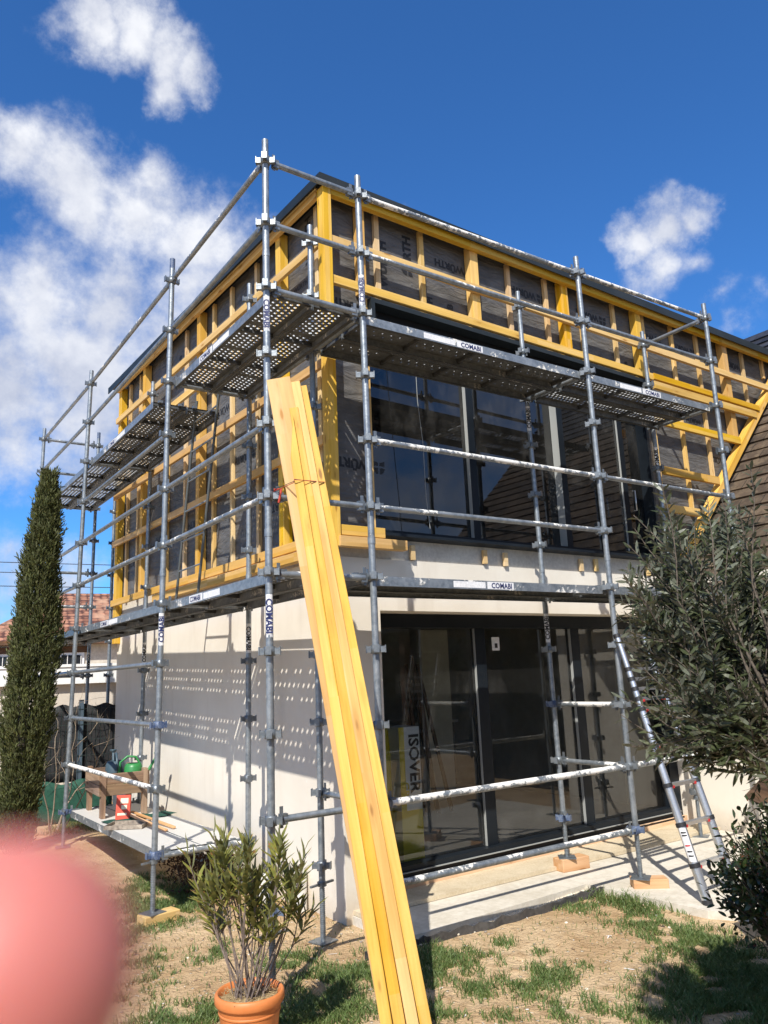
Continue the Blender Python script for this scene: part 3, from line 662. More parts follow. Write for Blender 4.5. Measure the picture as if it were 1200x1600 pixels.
# wedges stuck on the cement band
for u, du in ((.865, 0), (1.73, .01), (2.0, 0), (3.10, 0), (3.34, .01), (4.24, 0)):
    b = MB(); b.prism([(-.022, -.065), (.022, -.065), (.022, .065), (-.022, .065)], -.03, 0, pale)
    o = b.build('wooden_wedge', None, Matrix.Translation(inb(u, .079, 2.87 + du)) @ Matrix.Rotation(R(1.5), 4, 'Z'))
    tag(o, 'small pale wooden wedge fixed to the cement band under the upper window', 'wedge', 'wooden wedges under the upper window')
# cord hanging before the upper window
b = MB(); b.path([inb(.98, .03, 4.86), inb(1.0, .05, 4.3), inb(1.03, .04, 3.9), inb(1.05, .06, 3.4), inb(1.07, .05, 3.1)], .0035, alu_light, 5)
tag(b.build('hanging_cord'), 'thin pale cord hanging in front of the upper window glass', 'cord')

# ================================================================== SCAFFOLD
SC = thing('scaffold', 'galvanised steel scaffold of poles, rails and decks wrapped round two sides of the house', 'scaffold')
w, L1, L2, M1, M2, M3, vv = .7988, 2.4911, 1.9993, 2.0413, 2.9616, 2.5879, .7952
PB = {'A0': (0, 0, .0079, .0120), 'B0': (w, 0, .0083, .0147), 'B1': (w + L1, 0, -.0021, .0043), 'B2': (w + L1 + L2, 0, -.0019, -.0059),
      'A1': (0, M1, .0139, .0006), 'A2': (0, M1 + M2, .0198, -.0026), 'A3': (0, M1 + M2 + M3, .012, 0), 'c0': (w, vv, .0127, .0134), 'c1': (w, M1, .0077, -.0022),
      'C1': (w + L1, vv, -.0019, .0050), 'C2': (w + L1 + L2, vv, -.002, 0), 'c2': (w, M1 + M2, .012, 0), 'c3': (w, M1 + M2 + M3, .01, 0), 'd0': (1.12, M1 + M2 + M3 + .1, .005, 0)}
def P(n, z): x, y, lx, ly = PB[n]; return Vector((x + lx * (z - 2.5), y + ly * (z - 2.5), z))
# shared rosette mesh
def rosette(name, mat):
    b = MB(); b.lathe([(.026, -.03), (.036, -.028), (.036, .028), (.026, .03)], mat, n=14)
    for a in range(4):
        rot = Matrix.Rotation(a * PI / 2, 3, 'Z')
        b.box(rot @ Vector((.048, 0, 0)), (.034, .026, .042), mat, rot); b.box(rot @ Vector((.066, 0, .002)), (.006, .038, .052), mat, rot)
    me = bpy.data.meshes.new(name); me.from_pydata(b.v, [], b.f); me.materials.append(mat); me.polygons.foreach_set('use_smooth', b.sm); me.update(); return me
ROS, ROSB = rosette('rosette', zinc), rosette('rosette_blue', blue_steel)
JACK = MB()
JACK.box((0, 0, .004), (.15, .15, .008), zinc); JACK.tube((0, 0, .008), (0, 0, .40), .017, galv, n=10, caps=False)
for k in range(26): JACK.tube((0, 0, .03 + k * .0125), (0, 0, .036 + k * .0125), .0205, galv, n=10)
JACK.tube((0, 0, .365), (0, 0, .395), .034, zinc, n=8); JACK.box((.07, 0, .38), (.09, .018, .014), zinc); JACK.box((-.07, 0, .38), (.09, .018, .014), zinc)
JME = None
def base_z(n):
    return {'A0': 0., 'B0': .06, 'B1': .13, 'A1': .075, 'c0': .0, 'C1': .165, 'A2': .14}.get(n, .06 if n[0] in 'BC' else .15)
TOP = {n: 5.67 for n in PB}
POLES = {}
def sticker(mb, n, z, size, flip=False, dark=False):
    """curved white sticker on a pole with vertical lettering, facing the lens side"""
    c = P(n, z); face = Vector((CAM.x - c.x, CAM.y - c.y, 0)).normalized(); a0 = math.atan2(face.y, face.x); r = .0255; h = size
    vs = []; N = 8
    for i in range(N + 1):
        a = a0 + R(-52 + 104 * i / N)
        for zz in (-h / 2, h / 2): vs.append((c.x + r * math.cos(a), c.y + r * math.sin(a), z + zz))
    mb.add(vs, [(2 * i, 2 * i + 2, 2 * i + 3, 2 * i + 1) for i in range(N)], sticker_m, True)
    right = (-face).cross(Vector((0, 0, 1))); tw = text_poly('COMABI', .03)[2]; sg = -1 if flip else 1
    put_text(mb, 'COMABI', c + face * (r + .0015), Vector((0, 0, sg)), right * -sg, h * .80 / tw, ink_blue if not dark else ink, 0, .03)
for n in PB:
    zb = base_z(n); b = MB(); z0 = zb + .36
    b.tube(P(n, z0), P(n, TOP[n]), .0242, galv, n=14)
    b.tube(P(n, 2.73), P(n, 2.78), .0275, galv, n=14); b.tube(P(n, 2.5 + 2.23), P(n, 2.5 + 2.27), .0268, galv, n=14)
    if n in ('A1', 'c3'): b.tube(P(n, 5.62), P(n, 5.72), .0247, blue_steel, n=14)
    o = b.build('scaffold_pole', SC); POLES[n] = o
    k = .5
    while k < 5.6:
        me = ROSB if (n, k) in (('A1', .5), ('A2', .5), ('C1', .5), ('B1', .5), ('C1', 1.5), ('A1', 1.5), ('A0', .5)) else ROS
        if k > zb + .3:
            x, y, lx, ly = PB[n]; q = link('rosette', me, o); q.matrix_local = Matrix.Translation(P(n, k)) @ Vector((lx, ly, 1)).to_track_quat('Z', 'Y').to_matrix().to_4x4()
        k += .5
    if JME is None: j = JACK.build('base_jack', o); JME = j.data
    else: j = link('base_jack', JME, o)
    j.location = P(n, zb); j.rotation_euler = (0, 0, R(random.uniform(0, 90)))
for n, z, h, fl_ in (('A0', 4.29, .26, True), ('A0', 2.22, .27, True), ('B0', 4.68, .25, False), ('A1', 2.28, .27, False), ('c1', 2.2, .26, True), ('c2', 2.2, .26, False), ('C1', 2.2, .27, False), ('c3', 2.2, .26, True), ('C1', 4.28, .26, False), ('C2', 4.1, .3, False)):
    b = MB(); sticker(b, n, z, h, fl_, n[0] in 'cC'); b.build('brand_sticker', POLES[n])
def tube_rail(n0, n1, z, mat=galv_splash, r=.0215, z1=None, name='guard_rail'):
    a = P(n0, z); c = P(n1, z if z1 is None else z1); d = (c - a).normalized(); a2 = a + d * .075; c2 = c - d * .075
    b = MB(); b.tube(a2, c2, r, mat, n=12)
    for e, sg in ((a, 1), (c, -1)):
        q = e + d * sg * .080; rot = frame((0, 0, 0), d).to_3x3()
        b.box(q, (.05, .032, .064), zinc, rot); b.box(q + d * sg * -.012 + Vector((0, 0, .012)), (.022, .007, .125), zinc, rot)
    return b.build(name, SC)
for a, c in (('A0', 'A1'), ('A1', 'A2'), ('A2', 'A3')):
    for z in (5.5, 5.0, 3.5, 3.0): tube_rail(a, c, z, galv_splash if z in (5.5, 3.0) else galv)
tube_rail('A1', 'A2', 4.0, galv)
tube_rail('A1', 'A2', 2.0, galv); tube_rail('A2', 'A3', 2.0, galv); tube_rail('A1', 'A2', 1.5, galv); tube_rail('A1', 'A2', 1.0, galv_crust)
for z in (5.5, 5.0): tube_rail('A3', 'c3', z); tube_rail('A0', 'B0', z, galv)
tube_rail('A3', 'c3', 3.5); tube_rail('A3', 'c3', 3.0); tube_rail('c3', 'd0', 1.5, galv_crust); tube_rail('A3', 'c3', 2.0)
for z, m in ((5.5, galv_crust), (5.0, galv_splash), (3.5, galv_crust), (3.0, galv_splash)): tube_rail('B0', 'B1', z, m)
for z, m in ((5.5, galv_crust), (5.0, galv), (3.5, galv_splash)): tube_rail('B1', 'B2', z, m)
tube_rail('B0', 'B1', 1.0, galv_crust, .024); tube_rail('B1', 'B2', 1.0, galv_crust, .024); tube_rail('B0', 'B1', .5, galv_splash, .024)
tube_rail('A0', 'B0', 3.0, galv); tube_rail('A0', 'B0', 1.0, galv); tube_rail('c0', 'B0', 1.0, galv_splash)
tube_rail('C1', 'B1', 1.5, galv_crust); tube_rail('C1', 'B1', 1.0, galv_splash); tube_rail('C2', 'B2', 5.5, galv)
for a, c, zs in (('A0', 'B0', (4.5, 2.5)), ('A1', 'c1', (4.5, 2.5, .5)), ('A2', 'c2', (4.5, 2.5, .5)), ('A3', 'c3', (4.5, 2.5)), ('B0', 'c0', (4.5, 2.5)), ('B1', 'C1', (4.5, 2.5)), ('B2', 'C2', (4.5, 2.5)), ('c0', 'c1', (4.5, 2.5)), ('C1', 'C2', (2.5,))):
    for z in zs: tube_rail(a, c, z - .012, galv_splash if z < 3 else galv, .024, name='transom')
# decks
def deck(p0, p1, width, pm, lab=None, skip=0., labdir=1):
    """one steel plank from p0 to p1 (top level with the points), centred on the line"""
    p0 = Vector(p0); p1 = Vector(p1); d = (p1 - p0).normalized(); p0 = p0 + d * (.05 + skip); p1 = p1 - d * .05; L = (p1 - p0).length; hw = width / 2
    b = MB(); ng = 1
    b.add([(0, -hw, 0), (L, -hw, 0), (L, hw, 0), (0, hw, 0)], [(0, 1, 2, 3)], pm)
    for sg in (-1, 1):
        b.b2((0, sg * hw, .001), (L, sg * (hw - .003), -.068), flange); b.b2((0, sg * (hw - .003), -.066), (L, sg * (hw - .032), -.069), rib_m)
    nr = max(2, int(L / .5))
    for i in range(nr + 1):
        x = .02 + (L - .04) * i / nr; b.b2((x - .012, -hw + .004, -.003), (x + .012, hw - .004, -.032), rib_m)
    for x in (-.035, L):
        for y in (-hw * .6, hw * .6): b.b2((x, y - .02, -.01), (x + .035, y + .02, .014), zinc)
    o = b.build('scaffold_deck', SC, frame(p0, d))
    if lab is not None:
        q = MB(); y = -hw * labdir - .0015 * labdir; x0 = L * lab
        q.b2((x0, y, -.006), (x0 + .28, y + .0008 * labdir, -.062), sticker_m); q.b2((x0 - .34, y, -.010), (x0 - .02, y + .0008 * labdir, -.058), sticker_m)
        if labdir > 0: put_text(q, 'COMABI', (x0 + .15, y - .0012, -.034), (1, 0, 0), (0, 0, 1), .058, ink_blue, 0, .03)
        else: put_text(q, 'COMABI', (x0 + .15, y + .0012, -.034), (-1, 0, 0), (0, 0, 1), .058, ink_blue, 0, .03)
        q.build('brand_sticker', o)
    return o
def bay(a, c, ia, ic, z, pm, lab=None, skip=0., labdir=1, n=2, inner=.0):
    dz = Vector((0, 0, z + .012)); A, C_, IA, IC = P(a, z), P(c, z), P(ia, z), P(ic, z)
    up = Vector((0, 0, .012)); W_ = (IA - A).length - .05
    for k in range(n):
        f = (.045 + (k + .5) * (W_ - .045) / n) / (IA - A).length
        deck(A.lerp(IA, f) + up, C_.lerp(IC, f) + up, (W_ - .045) / n - .008, pm, lab if k == 0 else None, skip, labdir)
# A bays run towards +y: their outer side is local +y, so the sticker goes on that side
bay('A0', 'A1', 'B0', 'c1', 4.5, perf_round, .55, 0, -1); bay('A1', 'A2', 'c1', 'c2', 4.5, perf_small, .55, .55, -1); bay('A2', 'A3', 'c2', 'c3', 4.5, perf_round, None)
bay('B0', 'B1', 'c0', 'C1', 4.5, perf_slot, .38); bay('B1', 'B2', 'C1', 'C2', 4.5, perf_round, .42)
bay('A0', 'A1', 'B0', 'c1', 2.5, perf_wide, .62, 0, -1); bay('A1', 'A2', 'c1', 'c2', 2.5, perf_open, .62, 0, -1); bay('A2', 'A3', 'c2', 'c3', 2.5, perf_slot, None)
bay('B0', 'B1', 'c0', 'C1', 2.5, perf_slot, .44); bay('B1', 'B2', 'C1', 'C2', 2.5, perf_slot, None)
bay('A1', 'A2', 'c1', 'c2', .5, perf_crust, None)

# access ladder inside the left scaffold
t = thing('access_ladder', 'thin grey steel ladder rising through the hatch between the two left scaffold decks', 'ladder')
a0, a1, b0, b1 = Vector((.42, 3.22, 2.53)), Vector((.55, 2.72, 4.60)), Vector((.72, 2.72, 2.53)), Vector((.76, 2.36, 4.60))
a0, a1, b0, b1 = Vector((.55, 3.28, 2.52)), Vector((.55, 2.71, 4.62)), Vector((.55, 2.68, 2.52)), Vector((.55, 2.12, 4.62))
dk = M('grey_painted_steel', (.10, .11, .11), .5, .3)
for q0, q1 in ((a0, a1), (b0, b1)): b = MB(); b.tube(q0, q1, .014, dk, n=8); b.build('stile', t)
for k in range(7):
    f = .06 + k * .14; b = MB(); b.tube(a0.lerp(a1, f), b0.lerp(b1, f), .009, galv, n=8); b.build('rung', t)

# wooden pads under the jacks
for n, dz, lab, rz in (('A1', .0, 'pale wooden block under the near left scaffold foot on bare soil', 10), ('C1', .06, 'plaster-splashed wooden block on the slab close to the glass door', -8), ('B1', .02, 'wooden block half hidden by the tall grass tuft at the slab edge', -38)):
    c = P(n, 0); h = base_z(n) - dz + .001
    b = MB(); b.box((0, 0, 0), ((.30 if n != 'B1' else .28), .14, h), pale if n == 'A1' else orange)
    o = b.build('wood_block', None, Matrix.Translation((c.x + (.05 if n != 'B1' else .06), c.y - (.0 if n != 'B1' else .03), dz + h / 2)) @ Matrix.Rotation(R(rz), 4, 'Z')); tag(o, lab, 'wood block', 'wood blocks under the scaffold feet')
    md = o.modifiers.new('bevel', 'BEVEL'); md.width = .006; md.segments = 2

# ================================================================== LEANING PLANKS
tops = [(.035, -.155, 3.55), (.075, -.17, 3.60), (.125, -.17, 3.78), (.178, -.17, 3.785)]
bl = Vector((.145, -.92, 0)); br = Vector((.365, -1.06, 0)); across = (br - bl).normalized()
PL = ['outermost left plank of the leaning yellow bundle, with a pointed top', 'yellow plank second from the left in the leaning bundle, cut shorter', 'yellow plank third from the left in the leaning bundle, among the tallest', 'rightmost yellow plank at the front of the leaning bundle']
pt0, pt1 = Vector((.028, -.14, 3.74)), Vector((.215, -.14, 3.74))
nrm = None
for i in range(4):
    f = (i + .5) / 4; a = bl.lerp(br, f); c = pt0.lerp(pt1, f); L = (c - a).length; d = (c - a) / L
    nrm = d.cross(across).normalized()
    if nrm.y > 0: nrm = -nrm
    end = c - d * (.27, .20, .0, .02)[i]
    b = MB(); Lx = (end - a).length; ww = .0585 * (1, 1, 1.02, 1.02)[i]
    th_ = (.10, .10, .115, .115)[i]
    if i == 0:
        vs = []; 
        for yy in (-th_ / 2, th_ / 2): vs += [(0, yy, -ww / 2), (Lx - .30, yy, -ww / 2), (Lx, yy, ww / 2), (0, yy, ww / 2)]
        b.add(vs, [(0, 1, 2, 3), (7, 6, 5, 4), (0, 4, 5, 1), (1, 5, 6, 2), (2, 6, 7, 3), (3, 7, 4, 0)], yellow2)
    else: b.box((Lx / 2, 0, 0), (Lx, th_, ww), yellow2)
    mt = frame(a - nrm * (.0, .004, .0, .006)[i], d, across)
    if i == 0: mt = frame(a, d, across)
    o = b.build('plank', None, mt); tag(o, PL[i], 'plank', 'yellow planks leaning against the scaffold corner')
    md = o.modifiers.new('bevel', 'BEVEL'); md.width = .004; md.segments = 2
# broad plank behind the bundle
a = Vector((.29, -.84, 0)); c = Vector((.062, -.05, 3.80)); o = beam('plank', a, c, .16, .045, yellow, None, up=across, bev=.004)
tag(o, 'wide yellow plank behind the leaning bundle, its top beside the corner pole', 'plank', 'yellow planks leaning against the scaffold corner')
# cord round the bundle
f = 3.02 / 3.74
def bp(fx, off): return (bl + (br - bl) * fx).lerp(pt0 + (pt1 - pt0) * fx, f) + nrm * off
b = MB(); pts = [P('A0', 3.03) + Vector((.03, -.02, 0)), bp(-.06, .02), bp(-.03, .062), bp(.25, .066), bp(.6, .066), bp(1.03, .062), bp(1.06, -.03), P('A0', 3.0) + Vector((.19, .0, .0))]
b.path(pts, .0022, rope_red, 6); b.path([p_ + Vector((0, 0, .012 - .004 * i)) for i, p_ in enumerate(pts)], .002, cable_m, 6)
b.path([P('A0', 3.04) + Vector((.028, -.03, .0)), P('A0', 3.02) + Vector((.06, -.07, .02)), P('A0', 2.98) + Vector((.05, -.05, -.03))], .008, rope_red, 6)
tag(b.build('tie_cord'), 'reddish cord tying the yellow planks to the corner pole', 'cord')

# ================================================================== TELESCOPIC LADDER
t = thing('telescopic_ladder', 'silver telescopic ladder with black collars leaning on the scaffold by the olive tree', 'ladder')
fl0, fr0 = Vector((3.25, -.64, .06)), Vector((3.66, -.62, .06)); tl, tr = Vector((3.225, -.07, 2.07)), Vector((3.60, -.05, 2.07))
SEG = [0, .13, .27, .41, .555, .70, .74, .78, .82, .86, 1.0]
rad = [.036, .034, .032, .030, .028, .026, .026, .025, .025, .023]
for q0, q1 in ((fl0, tl), (fr0, tr)):
    st = MB()
    for i in range(len(SEG) - 1): st.tube(q0.lerp(q1, SEG[i]), q0.lerp(q1, SEG[i + 1]), rad[i], aluminium, n=14)
    so_ = st.build('stile', t)
    for i, f in enumerate(SEG[1:]):
        c = MB(); d = (q1 - q0).normalized(); q = q0.lerp(q1, f); r = rad[min(i, len(rad) - 1)] + .006; c.tube(q - d * .016, q + d * .016, r, plastic_black, n=14); c.build('collar', so_)
    c = MB(); d = (q1 - q0).normalized(); c.tube(q0 - d * .005, q0 + d * .035, .039, plastic_black, n=14); c.build('rubber_foot', so_)
    if q0 is fl0:
        c = MB(); fc = Vector((CAM.x - q0.x, CAM.y - q0.y, 0)).normalized(); a0_ = math.atan2(fc.y, fc.x); rr = .0352; vs = []
        for i in range(9):
            a = a0_ + R(-50 + 100 * i / 8)
            for f in (.145, .262): q = q0.lerp(q1, f); vs.append((q.x + rr * math.cos(a), q.y + rr * math.sin(a), q.z))
        c.add(vs, [(2 * i, 2 * i + 2, 2 * i + 3, 2 * i + 1) for i in range(8)], sticker_m, True)
        for f, mt in ((.165, ink), (.18, ink), (.20, plastic_red), (.235, ink), (.245, ink)):
            q = q0.lerp(q1, f); vs = []
            for i in range(5):
                a = a0_ + R(-30 + 60 * i / 4)
                for z in (-.006, .006): vs.append((q.x + (rr + .001) * math.cos(a), q.y + (rr + .001) * math.sin(a), q.z + z))
            c.add(vs, [(2 * i, 2 * i + 2, 2 * i + 3, 2 * i + 1) for i in range(4)], mt, True)
        c.build('warning_sticker', so_)
for i, f in enumerate(SEG[1:]):
    c = MB(); a = fl0.lerp(tl, f); b_ = fr0.lerp(tr, f); x = (b_ - a).normalized(); mid = (a + b_) / 2
    c.box(mid, ((b_ - a).length - .05, .045, .026), aluminium, frame((0, 0, 0), x).to_3x3()); o = c.build('rung', t)
    if i < 6:
        for q, sg in ((a, 1), (b_, -1)):
            k_ = MB(); k_.box(q + x * sg * .045 + Vector((0, -.012, -.012)), (.02, .03, .02), plastic_red, frame((0, 0, 0), x).to_3x3()); k_.build('release_button', o)

# ================================================================== LOW DECK CLUTTER
zl = .5 + .012
t = thing('raised_planter', 'weathered wooden planter box on four legs at the far end of the low deck', 'planter', (.36, 4.48, zl), R(-4))
for x in (-.21, .21):
    for y in (-.36, .36): beam('leg', (x, y, 0), (x, y, .46), .10, .045, greywood, t, up=(0, 1, 0))
for y, wn in ((-.385, 'front_board'), (.385, 'rear_board')):
    for z in (.27, .38): beam(wn, (-.25, y, z), (.25, y, z), .105, .025, greywood, t)
for x in (-.245, .245):
    for z in (.27, .38): beam('side_board', (x, -.37, z), (x, .37, z), .105, .025, greywood, t)
b = MB(); b.b2((-.23, -.37, .22), (.23, .37, .272), ground_m); b.build('earth_fill', t)
def can(name, lab, loc, mat, s_, rz):
    t = thing(name, lab, 'watering can', loc, rz)
    b = MB(); b.lathe([(0, 0), (.095 * s_, 0), (.10 * s_, .02), (.09 * s_, .17 * s_), (.075 * s_, .20 * s_), (.06 * s_, .205 * s_), (.055 * s_, .19 * s_)], mat, n=24); b.build('body', t)
    b = MB(); b.path([(.08 * s_, 0, .05 * s_), (.15 * s_, 0, .12 * s_), (.23 * s_, 0, .26 * s_)], [.022 * s_, .016 * s_, .012 * s_], mat, 10); b.lathe([(.012, 0), (.034 * s_, .035), (.034 * s_, .042), (0, .045)], mat, (.235 * s_, 0, .255 * s_), 14); b.build('spout', t)
    b = MB(); b.path([(-.085 * s_, 0, .06 * s_), (-.14 * s_, 0, .13 * s_), (-.13 * s_, 0, .22 * s_), (-.06 * s_, 0, .275 * s_), (.02 * s_, 0, .265 * s_), (.06 * s_, 0, .20 * s_)], .012 * s_, mat, 10); b.build('handle', t)
can('watering_can', 'bright green plastic watering can standing in the raised planter', (.52, 4.42, zl + .275), can_green, 1.05, R(-15))
can('watering_can', 'dark grey-blue watering can in the raised planter behind the green one', (.40, 4.68, zl + .275), can_grey, 1.15, R(80))
t = thing('cardboard_packet', 'small red packet with cream print leaning on the planter leg', 'packet', (.245, 3.82, zl + .012), R(-28))
b = MB(); b.box((0, 0, .115), (.135, .05, .23), box_red, Matrix.Rotation(R(-12), 3, 'X')); b.build('carton', t)
b = MB(); rot = Matrix.Rotation(R(-12), 3, 'X')
for (x, z, sx, sz) in ((.012, .175, .075, .05), (.012, .115, .055, .04), (-.005, .05, .09, .022)): b.box(rot @ Vector((x, -.0262, z - .115)) + Vector((0, 0, .115)), (sx, .001, sz), box_cream, rot)
b.build('printed_panel', t)
b = MB()
vs = []; NX, NY = 16, 8
for j in range(NY + 1):
    for i in range(NX + 1):
        x, y = -.36 + .72 * i / NX, -.13 + .26 * j / NY; e_ = 1 - max(abs(i / NX - .5), abs(j / NY - .5)) * 1.9
        vs.append((x, y + .03 * math.sin(i * .9), .006 + .04 * max(0, e_) * (.6 + .5 * noise.noise(Vector((x * 9, y * 9, 0))))))
b.add(vs, [(j * (NX + 1) + i, j * (NX + 1) + i + 1, (j + 1) * (NX + 1) + i + 1, (j + 1) * (NX + 1) + i) for j in range(NY) for i in range(NX)], cloth_green, True)
o = b.build('folded_cloth', None, Matrix.Translation((.42, 3.82, zl + .004)) @ Matrix.Rotation(R(12), 4, 'Z')); tag(o, 'dark green folded cloth lying on the low deck under the red packet', 'cloth')
t = thing('mortar_tray', 'shallow plaster-stained tray lying near the outer edge of the low deck', 'tray', (.17, 3.42, zl + .004), R(-35))
b = MB(); b.b2((-.17, -.13, 0), (.17, .13, .008), tray_m)
for a, c in (((-.18, -.14, 0), (.18, -.13, .035)), ((-.18, .13, 0), (.18, .14, .035)), ((-.18, -.13, 0), (-.17, .13, .035)), ((.17, -.13, 0), (.18, .13, .035))): b.b2(a, c, tray_m)
b.build('tray_body', t)
for (p0, p1, lab) in (((.36, 3.92, zl + .06), (.46, 2.95, zl + .018), 'long brown wooden strip lying on the low deck, the inner of two'), ((.30, 3.84, zl + .055), (.36, 2.88, zl + .016), 'long brown wooden strip lying on the low deck, nearer the outer edge')):
    tag(beam('wooden_strip', p0, p1, .018, .03, orange, None), lab, 'wooden strip', 'wooden strips on the low deck')

# pipes beside the wall
for (x, y, h, r, lab) in ((.90, 1.98, .24, .055, 'short capped white pipe stub standing in the soil by the plaster wall, the farther'), (1.0, 1.52, .33, .05, 'pale grey pipe stub rising beside the wall behind the oleander, the nearer')):
    b = MB(); b.lathe([(r, 0), (r, h - .02), (r * .9, h), (0, h + .015)], pvc, n=20); o = b.build('drain_pipe', None, Matrix.Translation((x, y, gz(x, y) - .02))); tag(o, lab, 'pipe', 'pipe stubs beside the wall')

# ================================================================== PLANTS
def leaf(mb, p, d, up, L, w_, mat, droop=.15, fold=.0):
    d = Vector(d).normalized(); sd = d.cross(Vector(up))
    if sd.length < 1e-3: sd = d.cross(Vector((1, 0, .3)))
    sd.normalize(); nn = sd.cross(d).normalized(); p = Vector(p); m_ = p + d * L * .5 + nn * L * .04; e_ = p + d * L - nn * L * droop
    q = p + d * L * .22 + nn * L * .03; q2 = p + d * L * .78 - nn * L * droop * .4
    mb.add([p, q + sd * w_ * .38 , m_ + sd * w_ * .5, q2 + sd * w_ * .33, e_, q2 - sd * w_ * .33, m_ - sd * w_ * .5, q - sd * w_ * .38], [(0, 1, 7), (1, 2, 6, 7), (2, 3, 5, 6), (3, 4, 5)], mat)
def rv(s_=1.): return Vector((random.uniform(-s_, s_), random.uniform(-s_, s_), random.uniform(-s_, s_)))
# --- potted oleander
px_, py_ = -.406, -.560
OLE = thing('potted_oleander', 'oleander with narrow green leaves in a terracotta-coloured pot', 'potted plant', (px_, py_, gz(px_, py_)))
OLE.scale = (.86, .86, .90)
b = MB(); b.lathe([(0, 0), (.135, 0), (.14, .01), (.176, .28), (.178, .285), (.178, .30), (.192, .302), (.199, .312), (.2, .335), (.197, .352), (.188, .36), (.178, .355), (.172, .33), (.168, .30)], terracotta, n=56)
b.lathe([(.1735, .255), (.1775, .258), (.1785, .266), (.1755, .27)], terracotta, n=56); b.build('pot', OLE)
b = MB(); b.lathe([(.17, .315), (.12, .325), (.05, .33), (0, .33)], soil_m, n=30)
for _ in range(240):
    a = random.uniform(0, 6.28); r = .165 * math.sqrt(random.random()); q = Vector((r * math.cos(a), r * math.sin(a), .332)); d = rv(); d.z = abs(d.z) * .3; b.tube(q, q + d.normalized() * random.uniform(.02, .06), .0014, soil_m, n=4, caps=False)
b.build('straw_mulch', OLE)
stm, lvs = MB(), MB()
def shoot(p, d, L, r, leaves, lean=.0):
    pts = [p]; dd = d.copy(); N = 7
    for i in range(N):
        dd = (dd + rv(.07) + Vector((0, 0, .05))).normalized(); pts.append(pts[-1] + dd * L / N)
    stm.path(pts, [r * (1 - .55 * i / N) for i in range(N + 1)], stem_m, 6)
    top = pts[-1]
    for k in range(leaves):
        f = 1 - .42 * (k / leaves) ** 1.1; i = min(N - 1, int(f * N)); q = pts[i].lerp(pts[i + 1], f * N - i)
        a = k * 2.1 + random.uniform(-.3, .3); spread = .42 + .72 * (k / leaves); ld = (dd * (1.15 - .55 * spread) + Vector((math.cos(a), math.sin(a), .08)) * spread * .8 + rv(.12)).normalized()
        leaf(lvs, q, ld, (0, 0, 1) if abs(ld.z) < .9 else (1, 0, 0), random.uniform(.085, .145), random.uniform(.020, .032), leaf_ole, random.uniform(.0, .14))
    return pts
camr = Vector((RT.x, RT.y, 0)).normalized()
for k in range(26):
    a = random.uniform(0, 6.28); r = .10 * math.sqrt(random.random()); base = Vector((r * math.cos(a), r * math.sin(a), .32))
    out = Vector((math.cos(a), math.sin(a), 0)) * random.uniform(.05, .30) + camr * random.uniform(-.66, .66)
    d = (Vector((0, 0, 1)) + out).normalized(); L = random.uniform(.42, .90)
    pts = shoot(base, d, L, random.uniform(.004, .0075), random.randint(11, 17))
    if random.random() < .75:
        i = random.randint(3, 5); shoot(pts[i], (d + rv(.45)).normalized(), L * random.uniform(.3, .45), .005, random.randint(14, 22))
stm.build('stems', OLE); lvs.build('foliage', OLE)
# --- olive tree
OT = Vector((.548, -3.048, 0)); OLV = thing('olive_tree', 'small olive tree with dense narrow grey-green leaves in front of the house', 'tree', OT)
tr_, br_, fo = MB(), MB(), MB()
tr_.path([(0, 0, -.02), (.01, .0, .4), (-.02, .01, .9), (-.06, .03, 1.35), (-.07, .04, 1.6)], [.05, .04, .036, .032, .026], bark, 12)
def twig(p, d, L, nl):
    pts = [p]; dd = d.copy(); N = 6
    for i in range(N): dd = (dd + rv(.13) + Vector((0, 0, .09))).normalized(); pts.append(pts[-1] + dd * L / N)
    br_.path(pts, [.0035 * (1 - .6 * i / N) for i in range(N + 1)], bark, 5)
    for k in range(nl):
        if pts[0].z < 1.7 and random.random() < .15: continue
        f = .08 + .92 * k / nl; i = min(N - 1, int(f * N)); q = pts[i].lerp(pts[i + 1], f * N - i); ax_ = (pts[i + 1] - pts[i]).normalized()
        s1 = ax_.cross(Vector((0, 0, 1)) if k % 2 else Vector((1, .4, .2))).normalized()
        for sg in (1, -1): leaf(fo, q, ax_ * random.uniform(.5, 1.0) + s1 * sg * .8 + rv(.22), rv() + Vector((0, 0, 1)), random.uniform(.036, .058), random.uniform(.0095, .0135), leaf_olive, random.uniform(-.1, .2))
    return pts
limbs = []
for k in range(34):
    z0 = random.uniform(1.1, 1.6); p0 = Vector((-.05, .02, z0)); a = random.uniform(0, 6.28); el = random.uniform(-.1, 1.2)
    tgt = Vector((-.02, .03, 1.78)) + Vector((math.cos(a) * .43 * math.cos(el * .7), math.sin(a) * .43 * math.cos(el * .7), .58 * math.sin(el) + random.uniform(-.46, .08)))
    mid = p0.lerp(tgt, .5) + rv(.06) + Vector((0, 0, .05)); pts = [p0, p0.lerp(mid, .5), mid, mid.lerp(tgt, .5) + rv(.03), tgt]
    br_.path(pts, [.012, .010, .008, .006, .004], bark, 7); limbs.append(pts)
for k in range(1750):
    pts = random.choice(limbs); f = random.uniform(.3, 1.0) * 4; i = min(3, int(f)); q = Vector(pts[i]).lerp(Vector(pts[i + 1]), f - i)
    if q.z < 1.46 + random.uniform(-.05, .12): continue
    out = (q - Vector((-.02, .03, 1.6))); out.z *= .6
    twig(q, (out.normalized() * .8 + rv(.7) + Vector((0, 0, .25))).normalized(), random.uniform(.14, .34), random.randint(9, 15))
